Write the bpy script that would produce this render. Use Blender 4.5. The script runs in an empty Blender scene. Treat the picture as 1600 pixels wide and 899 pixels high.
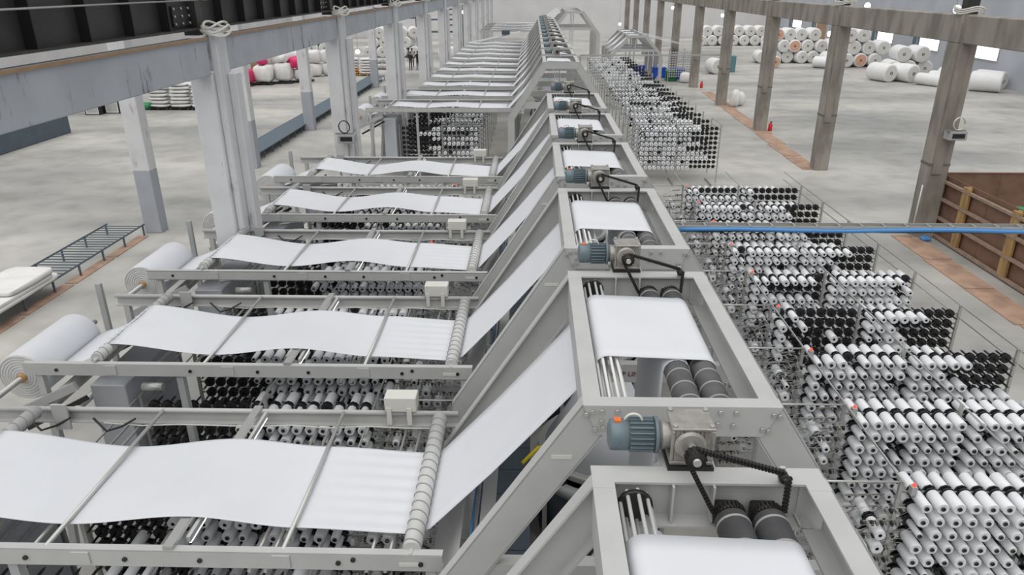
import bpy, math, random
import numpy as np
from mathutils import Vector, Matrix
random.seed(7); RNG = np.random.default_rng(7)
C = bpy.context.scene.collection
SC = bpy.context.scene

# ------------------------------------------------------------------ camera, light, exposure
F_PX, PITCH, YAW, ROLL, CAM_H = 1134.9, 0.39713, 0.0289, -0.00391, 6.95
def cam_axes():
    cy, sy, cp, sp = math.cos(YAW), math.sin(YAW), math.cos(PITCH), math.sin(PITCH)
    fwd = Vector((-sy*cp, cy*cp, -sp)); right = Vector((cy, sy, 0)); up = right.cross(fwd)
    cr, sr = math.cos(ROLL), math.sin(ROLL)
    return fwd, cr*right + sr*up, -sr*right + cr*up
FWD, RGT, UPV = cam_axes()
cd = bpy.data.cameras.new('camera'); cam = bpy.data.objects.new('camera', cd); C.objects.link(cam)
cd.sensor_width = 36; cd.lens = F_PX/1600*36; cd.clip_end = 400
m = Matrix((RGT, UPV, -FWD)).transposed().to_4x4(); m.translation = (0, 0, CAM_H)
cam.matrix_world = m; SC.camera = cam
def px(P):
    d = Vector(P) - Vector((0, 0, CAM_H)); z = d.dot(FWD)
    if z < .1: return (-9999, -9999, z)
    return (800 + F_PX*d.dot(RGT)/z, 449.5 - F_PX*d.dot(UPV)/z, z)

W = bpy.data.worlds.new('world'); SC.world = W; W.use_nodes = True
bgn = W.node_tree.nodes['Background']; bgn.inputs[0].default_value = (.93, .965, 1, 1); bgn.inputs[1].default_value = .44
sd = bpy.data.lights.new('roof_daylight', 'SUN'); sd.energy = 2.2; sd.angle = math.radians(95); sd.color = (1, .975, .94)
so = bpy.data.objects.new('roof_daylight', sd); C.objects.link(so); so.location = (0, 30, 30)
so.rotation_euler = (math.radians(16), math.radians(-8), 0)
vs = SC.view_settings; vs.view_transform = 'Standard'; vs.look = 'None'; vs.gamma = 1; vs.exposure = 0.12; vs.use_curve_mapping = False

# ------------------------------------------------------------------ materials
MATS = {}
def mat(name, col, rough=.55, metal=0., var=0., scale=6., bump=0., emit=None, spec=.5, stretch=None, col2=None):
    if name in MATS: return MATS[name]
    M = bpy.data.materials.new(name); M.use_nodes = True; nt = M.node_tree; b = nt.nodes['Principled BSDF']
    b.inputs['Base Color'].default_value = (*col, 1); b.inputs['Roughness'].default_value = rough
    b.inputs['Metallic'].default_value = metal; b.inputs['Specular IOR Level'].default_value = spec
    if emit: b.inputs['Emission Color'].default_value = (*emit[0], 1); b.inputs['Emission Strength'].default_value = emit[1]
    if var or bump:
        tc = nt.nodes.new('ShaderNodeTexCoord'); mp = nt.nodes.new('ShaderNodeMapping'); n = nt.nodes.new('ShaderNodeTexNoise')
        nt.links.new(tc.outputs['Object'], mp.inputs[0]); nt.links.new(mp.outputs[0], n.inputs['Vector'])
        n.inputs['Scale'].default_value = scale; n.inputs['Detail'].default_value = 4
        if stretch: mp.inputs['Scale'].default_value = stretch
        if var:
            r = nt.nodes.new('ShaderNodeValToRGB'); nt.links.new(n.outputs['Fac'], r.inputs[0])
            c2 = col2 or tuple(max(0, c*(1-var)) for c in col)
            r.color_ramp.elements[0].color = (*c2, 1); r.color_ramp.elements[1].color = (*col, 1)
            r.color_ramp.elements[0].position = .36; r.color_ramp.elements[1].position = .6
            nt.links.new(r.outputs[0], b.inputs['Base Color'])
        if bump:
            bp = nt.nodes.new('ShaderNodeBump'); bp.inputs['Strength'].default_value = bump; bp.inputs['Distance'].default_value = .02
            nt.links.new(n.outputs['Fac'], bp.inputs['Height']); nt.links.new(bp.outputs[0], b.inputs['Normal'])
    MATS[name] = M; return M
PAINT = mat('grey_paint', (.50, .50, .492), .42, var=.07, scale=3)
PAINTD = mat('grey_paint_cool', (.42, .43, .43), .45, var=.08, scale=3)
STEEL = mat('galvanised_steel', (.50, .50, .48), .35, .5)
RODM = mat('rod_steel', (.55, .55, .53), .3, .4)
FABRIC = mat('woven_fabric', (.685, .70, .735), .55, var=.03, scale=2, spec=.3)
ROLLW = mat('roll_white', (.80, .80, .80), .6, var=.05, scale=3)
ROLLEND = mat('roll_end', (.66, .65, .62), .7, var=.12, scale=14)
RUBBER = mat('roller_rubber', (.10, .10, .105), .6, var=.25, scale=7)
BAND = mat('roller_band', (.33, .32, .31), .6)
SPIRAL = mat('spiral_roller', (.56, .56, .55), .5, var=.08, scale=4)
SPIRALG = mat('spiral_groove', (.25, .25, .25), .6)
MOTOR = mat('motor_paint', (.15, .20, .225), .42, var=.12, scale=9)
CAST = mat('cast_housing', (.42, .40, .37), .42, .45, var=.22, scale=14, bump=.2)
BLACK = mat('black_metal', (.015, .015, .016), .45)
CHAINM = mat('chain_steel', (.035, .032, .03), .4, .5)
ORANGE = mat('orange_plastic', (.75, .17, .03), .5)
PEGM = mat('black_plastic', (.012, .012, .014), .5)
YARN = mat('yarn_white', (.80, .81, .83), .5, var=.05, scale=60, spec=.35)
CORE = mat('core_dark', (.02, .02, .022), .7)
COREW = mat('core_paper', (.06, .058, .055), .7)
THREAD = mat('warp_thread', (.80, .80, .80), .4)
GUIDE = mat('guide_metal', (.32, .31, .285), .45, .3, var=.3, scale=20)
SLATE = mat('slate_panel', (.075, .10, .125), .45, var=.15, scale=4)
SLATEB = mat('slate_wall', (.10, .135, .17), .6, var=.12, scale=2)
BLUE = mat('blue_plastic', (.02, .10, .62), .4)
BLUEH = mat('blue_hose', (.07, .25, .56), .4)
GREEN = mat('green_plastic', (.03, .25, .10), .5)
YELLOW = mat('yellow_cable', (.75, .6, .02), .5)
RED = mat('red_plastic', (.6, .02, .02), .4)
REDL = mat('red_lamp', (.9, .05, .04), .3, emit=((1, .06, .03), 1.2))
SIGNR = mat('sign_red', (.42, .015, .03), .5); SIGNB = mat('sign_brown', (.20, .05, .05), .5)
CREAM = mat('cream_enamel', (.66, .65, .60), .4)
LAMPM = mat('lamp_glow', (1, 1, 1), .5, emit=((.93, .98, 1), 9))
TUBEM = mat('tube_glow', (1, 1, 1), .5, emit=((.95, .98, 1), 2.2))
WINM = mat('window_glow', (.9, .9, .85), .5, emit=((1, .98, .92), 2.0))
DARKST = mat('dark_girder', (.042, .041, .039), .5, var=.35, scale=2)
DARKST2 = mat('dark_girder_stiffener', (.012, .012, .012), .5)
CONC = mat('column_concrete', (.34, .31, .27), .85, var=.38, scale=2.2, stretch=(1, 1, .35), bump=.15)
def stained(name, col, dark):
    M = mat(name, col, .8, var=.12, scale=1.2); nt = M.node_tree; b = nt.nodes['Principled BSDF']
    src = b.inputs['Base Color'].links[0].from_socket
    tc = nt.nodes.new('ShaderNodeTexCoord'); mp = nt.nodes.new('ShaderNodeMapping'); mp.inputs['Scale'].default_value = (3, 3, .55)
    n1 = nt.nodes.new('ShaderNodeTexNoise'); n1.inputs['Scale'].default_value = 1.6; n1.inputs['Detail'].default_value = 7; n1.inputs['Roughness'].default_value = .7
    nt.links.new(tc.outputs['Object'], mp.inputs[0]); nt.links.new(mp.outputs[0], n1.inputs['Vector'])
    r = nt.nodes.new('ShaderNodeValToRGB'); r.color_ramp.elements[0].position = .575; r.color_ramp.elements[1].position = .66
    nt.links.new(n1.outputs['Fac'], r.inputs[0]); mx = nt.nodes.new('ShaderNodeMix'); mx.data_type = 'RGBA'
    nt.links.new(r.outputs[0], mx.inputs['Factor']); nt.links.new(src, mx.inputs['A']); mx.inputs['B'].default_value = (*dark, 1)
    nt.links.new(mx.outputs['Result'], b.inputs['Base Color']); return M
CONCP = stained('painted_concrete', (.70, .70, .71), (.42, .42, .43))
CONCG = mat('painted_concrete_grey', (.40, .42, .46), .75, var=.08, scale=2)
BEAMP = stained('beam_painted', (.45, .47, .50), (.17, .17, .17))
WALLM = mat('wall_light', (.70, .69, .69), .85, var=.1, scale=.35)
WALLR = mat('wall_bluegrey', (.50, .52, .57), .85, var=.13, scale=.4)
PLYB = mat('plywood_brown', (.24, .135, .095), .6, var=.22, scale=2.5)
PLYL = mat('plywood_strip', (.44, .29, .21), .75, var=.32, scale=2.2)
PINE = mat('pine_wood', (.46, .29, .12), .6, var=.35, scale=7, stretch=(1, 1, .2))
RAILW = mat('rail_wood', (.36, .26, .20), .6, var=.2, scale=6)
BENCHM = mat('bench_steel', (.09, .125, .16), .5, var=.1, scale=3)
BAGW = mat('bag_white', (.78, .77, .76), .6, var=.10, scale=2.5, bump=.25)
BAGP = mat('bag_pink', (.72, .03, .16), .5, var=.2, scale=4, bump=.25)
CARD = mat('cardboard', (.36, .24, .15), .8, var=.15, scale=5)
PALLET = mat('pallet_black', (.03, .03, .035), .6)
SKIN = mat('skin', (.32, .18, .12), .6); HAIR = mat('hair', (.01, .01, .01), .6)
SHIRTD = mat('shirt_dark', (.02, .02, .03), .8); SHIRTG = mat('shirt_grey', (.38, .37, .42), .8); JEANS = mat('jeans', (.06, .08, .11), .8)
TROUD = mat('trousers_dark', (.03, .03, .035), .8)

def floor_material():
    M = bpy.data.materials.new('floor_concrete'); M.use_nodes = True; nt = M.node_tree; b = nt.nodes['Principled BSDF']
    tc = nt.nodes.new('ShaderNodeTexCoord')
    def noise(scale, st, det=5):
        mp = nt.nodes.new('ShaderNodeMapping'); mp.inputs['Scale'].default_value = st
        n = nt.nodes.new('ShaderNodeTexNoise'); n.inputs['Scale'].default_value = scale; n.inputs['Detail'].default_value = det
        nt.links.new(tc.outputs['Object'], mp.inputs[0]); nt.links.new(mp.outputs[0], n.inputs['Vector']); return n
    a, c = noise(.16, (.55, 1.2, 1)), noise(1.1, (1, 1, 1), 8)
    r1 = nt.nodes.new('ShaderNodeValToRGB'); r1.color_ramp.elements[0].position = .36; r1.color_ramp.elements[1].position = .62
    r1.color_ramp.elements[0].color = (.29, .288, .278, 1); r1.color_ramp.elements[1].color = (.53, .515, .475, 1)
    r2 = nt.nodes.new('ShaderNodeValToRGB'); r2.color_ramp.elements[0].position = .3; r2.color_ramp.elements[1].position = .55
    r2.color_ramp.elements[0].color = (.6, .6, .58, 1); r2.color_ramp.elements[1].color = (1, 1, 1, 1)
    mx = nt.nodes.new('ShaderNodeMix'); mx.data_type = 'RGBA'; mx.blend_type = 'MULTIPLY'; mx.inputs['Factor'].default_value = .5
    nt.links.new(a.outputs['Fac'], r1.inputs[0]); nt.links.new(c.outputs['Fac'], r2.inputs[0])
    nt.links.new(r1.outputs[0], mx.inputs['A']); nt.links.new(r2.outputs[0], mx.inputs['B'])
    nt.links.new(mx.outputs['Result'], b.inputs['Base Color']); b.inputs['Roughness'].default_value = .5
    return M
FLOORM = floor_material()

# ------------------------------------------------------------------ mesh helpers
class MB:
    def __init__(s): s.v, s.f, s.mi, s.sm = [], [], [], []
    def add(s, vs, fs, mi=0, smooth=False):
        o = len(s.v); s.v += [tuple(v) for v in vs]
        for f in fs: s.f.append(tuple(i+o for i in f)); s.mi.append(mi); s.sm.append(smooth)
        return s
    def box(s, x0, x1, y0, y1, z0, z1, mi=0):
        return s.add([(x0,y0,z0),(x1,y0,z0),(x1,y1,z0),(x0,y1,z0),(x0,y0,z1),(x1,y0,z1),(x1,y1,z1),(x0,y1,z1)],
              [(3,2,1,0),(4,5,6,7),(0,1,5,4),(1,2,6,5),(2,3,7,6),(3,0,4,7)], mi)
    def bar(s, p, q, w, h, up=(0,0,1), mi=0):          # box beam from p to q, w across, h along up
        p, q, u = Vector(p), Vector(q), Vector(up); d = (q-p).normalized(); r = d.cross(u).normalized(); u = r.cross(d)
        c = [p+r*a*w/2+u*b*h/2 for a, b in ((-1,-1),(1,-1),(1,1),(-1,1))] + [q+r*a*w/2+u*b*h/2 for a, b in ((-1,-1),(1,-1),(1,1),(-1,1))]
        return s.add(c, [(0,1,2,3),(7,6,5,4),(1,0,4,5),(2,1,5,6),(3,2,6,7),(0,3,7,4)], mi)
    def lathe(s, o, ax, prof, seg=16, mi=0, smooth=True, mis=None):   # prof: (radius, distance along axis)
        o, a = Vector(o), Vector(ax).normalized(); t = Vector((0,0,1)) if abs(a.z) < .9 else Vector((1,0,0))
        e1 = a.cross(t).normalized(); e2 = a.cross(e1); vs = []
        for r, h in prof:
            for k in range(seg):
                th = 2*math.pi*k/seg; vs.append(o + a*h + (e1*math.cos(th)+e2*math.sin(th))*r)
        n = len(prof); base = len(s.v); s.v += [tuple(v) for v in vs]
        for i in range(n-1):
            for k in range(seg):
                k2 = (k+1) % seg
                s.f.append((base+i*seg+k, base+(i+1)*seg+k, base+(i+1)*seg+k2, base+i*seg+k2)); s.mi.append(mis[i] if mis else mi)
                s.sm.append(smooth and abs(prof[i][0]-prof[i+1][0]) < .6*abs(prof[i][1]-prof[i+1][1])+1e-9)
        if prof[0][0] > 1e-6: s.f.append(tuple(base+k for k in range(seg))); s.mi.append(mis[0] if mis else mi); s.sm.append(False)
        if prof[-1][0] > 1e-6: s.f.append(tuple(base+(n-1)*seg+k for k in reversed(range(seg)))); s.mi.append(mis[-1] if mis else mi); s.sm.append(False)
        return s
    def cyl(s, p, q, r, seg=12, mi=0, r2=None):
        p, q = Vector(p), Vector(q); L = (q-p).length
        return s.lathe(p, q-p, [(r, 0), (r if r2 is None else r2, L)], seg, mi)
    def tube(s, pts, r, seg=8, mi=0):
        pts = [Vector(p) for p in pts]; base = len(s.v); n = len(pts); ref = Vector((.13, .21, .97))
        for i, p in enumerate(pts):
            d = (pts[min(i+1, n-1)]-pts[max(i-1, 0)]).normalized(); e1 = d.cross(ref).normalized(); e2 = d.cross(e1)
            for k in range(seg):
                th = 2*math.pi*k/seg; s.v.append(tuple(p+(e1*math.cos(th)+e2*math.sin(th))*r))
        for i in range(n-1):
            for k in range(seg):
                k2 = (k+1) % seg; s.f.append((base+i*seg+k, base+(i+1)*seg+k, base+(i+1)*seg+k2, base+i*seg+k2)); s.mi.append(mi); s.sm.append(True)
        s.f.append(tuple(base+k for k in range(seg))); s.f.append(tuple(base+(n-1)*seg+k for k in reversed(range(seg)))); s.mi += [mi, mi]; s.sm += [False]*2
        return s
    def prism(s, poly, y0, y1, mi=0):                   # polygon in XZ, extruded along Y
        n = len(poly); vs = [(x, y0, z) for x, z in poly] + [(x, y1, z) for x, z in poly]
        fs = [tuple(range(n)), tuple(reversed(range(n, 2*n)))] + [(i, n+i, n+(i+1) % n, (i+1) % n) for i in range(n)]
        return s.add(vs, fs, mi)
    def sheet(s, path, y0, y1, ny=6, th=.004, wob=None, mi=0):   # cloth following an XZ path, closed thin solid
        P = [Vector((x, 0, z)) for x, z in path]; n = len(P); top, bot = [], []
        for i, p in enumerate(P):
            d = (P[min(i+1, n-1)]-P[max(i-1, 0)]).normalized(); nn = Vector((-d.z, 0, d.x))
            for j in range(ny+1):
                t = j/ny; y = y0+(y1-y0)*t; w = wob(p.x, p.z, t) if wob else 0
                top.append(Vector((p.x, y, p.z))+nn*(th/2)+Vector((0,0,w))); bot.append(Vector((p.x, y, p.z))-nn*(th/2)+Vector((0,0,w)))
        N = len(top); m_ = ny+1; fs = []
        for i in range(n-1):
            for j in range(ny):
                a = i*m_+j; fs.append((a, a+1, a+m_+1, a+m_)); fs.append((N+a, N+a+m_, N+a+m_+1, N+a+1))
            a = i*m_; fs.append((a, a+m_, N+a+m_, N+a)); a = i*m_+ny; fs.append((a+m_, a, N+a, N+a+m_))
        for i in (0, n-1):
            for j in range(ny): a = i*m_+j; fs.append((a, a+1, N+a+1, N+a))
        return s.add(top+bot, fs, mi, True)
    def build(s, name, mats, parent=None, bevel=0):
        me = bpy.data.meshes.new(name); me.from_pydata(s.v, [], s.f)
        for M in (mats if isinstance(mats, (list, tuple)) else [mats]): me.materials.append(M)
        me.polygons.foreach_set('material_index', s.mi); me.polygons.foreach_set('use_smooth', s.sm); me.update()
        o = bpy.data.objects.new(name, me); C.objects.link(o)
        if parent: o.parent = parent
        if bevel:
            b = o.modifiers.new('edge', 'BEVEL'); b.width = bevel; b.segments = 1; b.limit_method = 'ANGLE'
        return o
def tag(o, label=None, cat=None, group=None, kind=None):
    if label: o['label'] = label
    if cat: o['category'] = cat
    if group: o['group'] = group
    if kind: o['kind'] = kind
    return o
def empty(name, loc=(0, 0, 0)):
    o = bpy.data.objects.new(name, None); C.objects.link(o); o.location = loc; o.empty_display_size = .1; return o
def dup(o, parent=None):
    c = o.copy(); C.objects.link(c); c.parent = parent
    for ch in o.children: dup(ch, c)
    return c
def mesh_copy(o, name, parent, loc, rot=None):
    c = bpy.data.objects.new(name, o.data); C.objects.link(c); c.parent = parent; c.location = loc
    if rot: c.rotation_euler = rot
    return c
def struct(o): o['kind'] = 'structure'; return o
ORD = ['first', 'second', 'third', 'fourth', 'fifth', 'sixth', 'seventh', 'eighth', 'ninth', 'tenth', 'eleventh', 'twelfth', 'thirteenth', 'fourteenth', 'fifteenth', 'sixteenth', 'seventeenth', 'eighteenth', 'nineteenth', 'twentieth', 'twenty-first', 'twenty-second']
# ------------------------------------------------------------------ the hall
XW, YB = 33.0, 106.0
struct(MB().box(-34, XW+.3, -8, YB+.3, -.2, 0).build('floor', FLOORM))
struct(MB().box(-34.3, XW+.6, YB, YB+.3, 0, 11).build('wall_back', WALLM))
struct(MB().box(XW, XW+.3, -8, YB, 0, 11).build('wall_right', WALLR))
struct(MB().box(-34.3, -34, -8, YB, 0, 11).build('wall_left', WALLM))
for i in range(7):                                       # windows low in the right wall
    y = 56.4 + 8.2*i - 8.2
    w = struct(empty('window_%d' % (i+1), (XW, y, 2.12)))
    MB().box(-.03, .0, -1.6, 1.6, -.42, .42).build('pane', WINM, w)
    fr = MB()
    for a in (-1.65, 1.6): fr.box(-.06, .0, a, a+.05, -.5, .5)
    for a in (-.5, .42): fr.box(-.06, .0, -1.6, 1.6, a, a+.08)
    fr.build('window_frame', PAINTD, w)
    MB().box(-.3, .0, 1.7, 2.3, -.45, .45).build('shutter', SLATEB, w)

SP = 8.31
def box_on_column(loc, label):
    t = tag(empty('control_box', loc), label, 'control box')
    MB().box(-.24, .24, -.16, .16, -.12, .12).build('box_body', PAINTD, t, .01)
    MB().box(-.16, .17, -.175, -.16, -.06, .06).build('display', BLACK, t)
    MB().box(-.3, .2, -.14, .0, .12, .15).build('bracket', GUIDE, t)
    q = MB()
    for k in range(3): q.tube([(math.cos(a)*.15-.03, -.1-.02*k, .33+math.sin(a)*.17) for a in np.linspace(0, 6.28, 20)], .012, 6)
    q.build('coiled_cable', BLACK if 'white' in label else CREAM, t)
for k in range(10):                                      # right-hand colonnade
    y = 20.85+SP*k
    c = tag(empty('concrete_column', (11.52, y, 0)), '%s bare concrete column from the camera in the right-hand row' % ORD[k], 'column', 'bare concrete columns on the right')
    MB().box(-.28, .28, -.26, .26, 0, 5.43).build('shaft', CONC, c, .02)
    MB().box(-.20, .06, -.30, -.26, 1.9, 6.13).build('pilaster', CONC, c)
    MB().box(-.28, .1, -.26, .26, 5.43, 6.15).build('column_head', CONC, c, .02)
    MB().box(-.15, .15, -.15, .15, 6.15, 7.4).build('steel_stub', DARKST, c)
    if k < 4: MB().box(-.285, .285, -.265, .265, 2.12, 2.2).build('stain_band', mat('wet_concrete', (.16, .15, .13), .8), c)
    if k < 3:
        r = MB()
        for q in range(3): r.tube([(math.cos(a)*.36, math.sin(a)*.36, 6.2+.05*q+.04*math.sin(3*a)) for a in np.linspace(0, 6.28, 24)], .022, 6)
        tag(r.build('rope_coil', CREAM), 'pale rope tied round the top of the %s right-hand column' % ORD[k], 'rope').location = (11.52, y, 0)
    b = MB().box(-.17, .17, .28, SP-.28, 5.43, 6.13).build('tie_beam', CONC, None, .02); b.location = (11.52, y, 0)
    tag(b, 'bare concrete tie beam reaching back from the %s right-hand column' % ORD[k], 'beam', 'right-hand tie beams')
b = MB().box(-.17, .17, -SP, -.28, 5.43, 6.13).build('tie_beam', CONC, None, .02); b.location = (11.52, 20.85, 0)
tag(b, 'bare concrete tie beam running toward the camera from the nearest right-hand column', 'beam', 'right-hand tie beams')
box_on_column((11.62, 20.36, 3.05), 'grey meter box strapped to the nearest bare concrete column')
MB().cyl((11.1, 20.52, .05), (11.12, 20.52, 1.6), .02, 8).build('conduit', CREAM)
tag(bpy.data.objects['conduit'], 'thin pale conduit on the foot of the nearest right-hand column', 'conduit')
for k in range(11):                                      # left inner colonnade carrying the crane girder
    y = 12.46+SP*k
    c = tag(empty('painted_column', (-5.35, y, 0)), '%s white painted column from the camera in the left inner row' % ORD[k], 'column', 'white columns of the left inner row')
    MB().box(-.28, .1, -.3, .3, 0, 5.58).build('shaft', CONCP, c, .02)
    MB().box(.1, .22, -.22, .2, 0, 6.2).build('pilaster', CONCP, c, .02)
    MB().box(.22, .36, .02, .3, 0, 5.58).build('rear_pilaster', CONCP, c, .02)
    if k < 4:
        r = MB()
        for q in range(3): r.tube([(.16+math.cos(a)*(.22-.03*q), math.sin(a)*.3, 6.22+.06*q+.05*math.sin(2*a+q)) for a in np.linspace(0, 6.28, 24)], .02, 6)
        r.tube([(.06, -.26, z) for z in (6.25, 6.0, 5.6, 5.2)], .014, 6)
        tag(r.build('rope_coil', CREAM), 'pale rope knotted over the beam at the %s left inner column' % ORD[k], 'rope').location = (-5.35, y, 0)
    b = MB().box(-.2, .1, .3 if k else .3, SP-.3, 5.58, 6.15).build('tie_beam', BEAMP, None, .015); b.location = (-5.35, y, 0)
    MB().box(.08, .13, .3, SP-.3, 6.13, 6.17).build('edge_batten', CARD, b)
    tag(b, 'grey-blue painted concrete beam reaching back from the %s left inner column' % ORD[k], 'beam', 'left inner tie beams')
b = MB().box(-.2, .1, -SP-2, -.3, 5.58, 6.15).build('tie_beam', BEAMP, None, .015); b.location = (-5.35, 12.46, 0)
MB().box(.08, .13, -SP-2, -.3, 6.13, 6.17).build('edge_batten', CARD, b)
tag(b, 'large stained grey-blue concrete beam crossing the upper left corner', 'beam', 'left inner tie beams')
box_on_column((-5.2, 20.31, 2.95), 'grey meter box with cable coil on the second white column')
for k in range(6):                                       # outer left columns, two-tone
    y = 20.85+SP*k
    c = tag(empty('two_tone_column', (-11.45, y, 0)), '%s two-tone column from the camera in the left outer row' % ORD[k], 'column', 'two-tone columns of the left outer row')
    MB().box(-.25, .25, -.22, .22, 1.9, 6).build('upper_shaft', CONCP, c, .015)
    MB().box(-.252, .252, -.222, .222, 0, 1.9).build('lower_shaft', CONCG, c, .015)
# crane girder
for k in range(10):
    y0 = 12.46+SP*(k-1); g = tag(empty('crane_girder', (-5.55, y0, 6.3)), ('dark steel crane girder span with stiffeners at the upper left corner' if k == 0 else 'dark steel crane girder span beginning above the %s left inner column' % ORD[k-1]), 'girder', 'crane girder spans')
    MB().box(-.02, .0, .1, SP-.1, 0, 1.0).build('web', DARKST, g)
    MB().box(-.2, .16, .1, SP-.1, -.03, 0).build('bottom_flange', DARKST, g)
    MB().box(-.2, .14, .1, SP-.1, 1.0, 1.03).build('top_flange', DARKST, g)
    MB().cyl((.17, .1, .42), (.17, SP-.1, .42), .012, 8).build('conduit', STEEL, g)
    if k < 6:
        st = MB().box(0, .14, -.01, .01, 0, 1.0).build('stiffener', DARKST2, g); st.location = (0, .9, 0)
        for q in range(1, 7): mesh_copy(st, 'stiffener', g, (0, .9+1.05*q, 0))
        MB().box(0, .03, SP-.75, SP-.15, .04, .34).build('splice_plate', BLACK, g)
        bo = MB().cyl((.03, 0, 0), (.05, 0, 0), .02, 8).build('bolt', STEEL, g); bo.location = (0, SP-.7, .08)
        for a in (.0, .25, .5):
            for z in (.08, .19, .3):
                if (a, z) != (.0, .08): mesh_copy(bo, 'bolt', g, (0, SP-.7+a, z))
        MB().box(-.12, .12, SP-.12, SP+.12, -.12, .9).build('bearing_post', DARKST, g)

# ------------------------------------------------------------------ loom units
GL, GR, GC, ZT = .34, 1.61, .975, 4.44
BOLTS = [(.36,4.38),(.4,4.4),(.46,4.41),(.56,4.41),(.46,4.33),(.47,4.28),(.42,4.27),(1.12,4.36),(1.22,4.41),(1.32,4.41),(1.21,4.32),(1.31,4.31),(1.56,4.39),(1.6,4.38),(1.5,4.28),(1.54,4.27)]
def channel_leg(side, y, open_front):
    mb = MB(); mx = (lambda x: x) if side < 0 else (lambda x: 2*GC-x)
    poly = [(.34, 4.44), (-.88, 2.56), (-.88, .02), (-.64, .02), (-.64, 2.5), (.47, 4.21), (.47, 4.44)]
    P = [(mx(x), z) for x, z in poly]
    if side > 0: P = P[::-1]
    ya, yb = (y+.085, y+.1) if open_front else (y, y+.015)
    mb.prism(P, ya, yb)
    for a, b in (((.34, 4.44), (-.88, 2.56)), ((-.88, 2.56), (-.88, .02)), ((-.64, .02), (-.64, 2.5)), ((-.64, 2.5), (.47, 4.21))):
        mb.bar((mx(a[0]), y+.05, a[1]), (mx(b[0]), y+.05, b[1]), .1, .014, up=(1, 0, .3))
    return mb
def text_part(body, size, mtl, parent, loc, bold=0, name='lettering'):
    cu = bpy.data.curves.new(name, 'FONT'); cu.body = body; cu.size = size; cu.extrude = .002; cu.offset = bold
    o = bpy.data.objects.new(name, cu); C.objects.link(o)
    me = bpy.data.meshes.new_from_object(o.evaluated_get(bpy.context.evaluated_depsgraph_get()))
    C.objects.unlink(o); bpy.data.objects.remove(o)
    t = bpy.data.objects.new(name, me); C.objects.link(t); me.materials.clear(); me.materials.append(mtl)
    t.parent = parent; t.location = loc; t.rotation_euler = (math.pi/2, 0, 0); return t
def make_gantry(full=True):
    g = empty('gantry_frame')
    for s in (-1, 1):
        channel_leg(s, 0, False).build('leg', PAINT, g); channel_leg(s, 2.17, True).build('leg', PAINT, g)
    for x0 in (GL, GR-.12):                               # side beams: top flange plus inner web
        mb = MB().box(x0, x0+.12, .02, 2.165, ZT-.014, ZT); w = x0 if x0 < 1 else x0+.105
        mb.box(w, w+.015, .02, 2.165, ZT-.26, ZT-.014); mb.box(x0, x0+.12, .02, 2.165, ZT-.27, ZT-.255)
        mb.build('side_beam', PAINT, g)
    nb = MB().prism([(GL+.1, ZT-.22), (GR-.1, ZT-.22), (GR, ZT-.002), (GL, ZT-.002)], -.012, 0)
    nb.box(GL, GR, -.012, .1, ZT-.012, ZT+.002); nb.box(GL+.1, GR-.1, 0, .09, ZT-.22, ZT-.205)
    nb.build('near_beam', PAINT, g)
    fb = MB().box(GL+.02, GR-.02, 2.27, 2.285, ZT-.26, ZT); fb.box(GL, GR, 2.215, 2.36, ZT-.012, ZT+.002); fb.box(GL, GL+.12, 2.165, 2.215, ZT-.012, ZT+.002); fb.box(GR-.12, GR, 2.165, 2.215, ZT-.012, ZT+.002); fb.box(GL+.05, GR-.05, 2.17, 2.285, ZT-.27, ZT-.255)
    fb.build('far_beam', PAINT, g)
    MB().box(-.5, 2.45, .02, .12, 2.86, 3.08).build('lower_beam', PAINT, g)
    MB().box(.74, 1.04, 2.3, 2.78, ZT-.014, ZT).build('motor_shelf', PAINT, g)
    if not full: return g
    for x in (.78, 1.0): MB().box(x-.006, x+.006, 2.19, 2.27, ZT-.25, ZT-.01).build('stiffener', PAINT, g)
    bo = None
    for x, z in BOLTS:
        z = min(z, ZT-.035)
        if bo is None: bo = MB().cyl((0, 0, 0), (0, -.02, 0), .016, 6).build('bolt', STEEL, g); bo.location = (x, -.012, z)
        else: mesh_copy(bo, 'bolt', g, (x, -.012, z))
    MB().box(-.02, .12, -.004, 0, .0, .03).build('label_plate', CREAM, g).location = (.16, 0, 4.02)
    text_part('LOHIA', .088, SIGNR, g, (.52, .016, 2.935), .0025); text_part('CORP LIMITED', .082, SIGNB, g, (.83, .016, 2.937))
    # cage roller of thin bars
    for k in range(9):
        a = 2*math.pi*k/9; MB().cyl((.57+.085*math.cos(a), .1, 4.325+.085*math.sin(a)), (.57+.085*math.cos(a), 2.2, 4.325+.085*math.sin(a)), .011, 8).build('cage_bar', mat('bar_white', (.72, .72, .71), .4), g)
    for y in (.1, 2.15): MB().cyl((.57, y, 4.325), (.57, y+.03, 4.325), .1, 16).build('cage_disc', BLACK, g)
    return g
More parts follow.
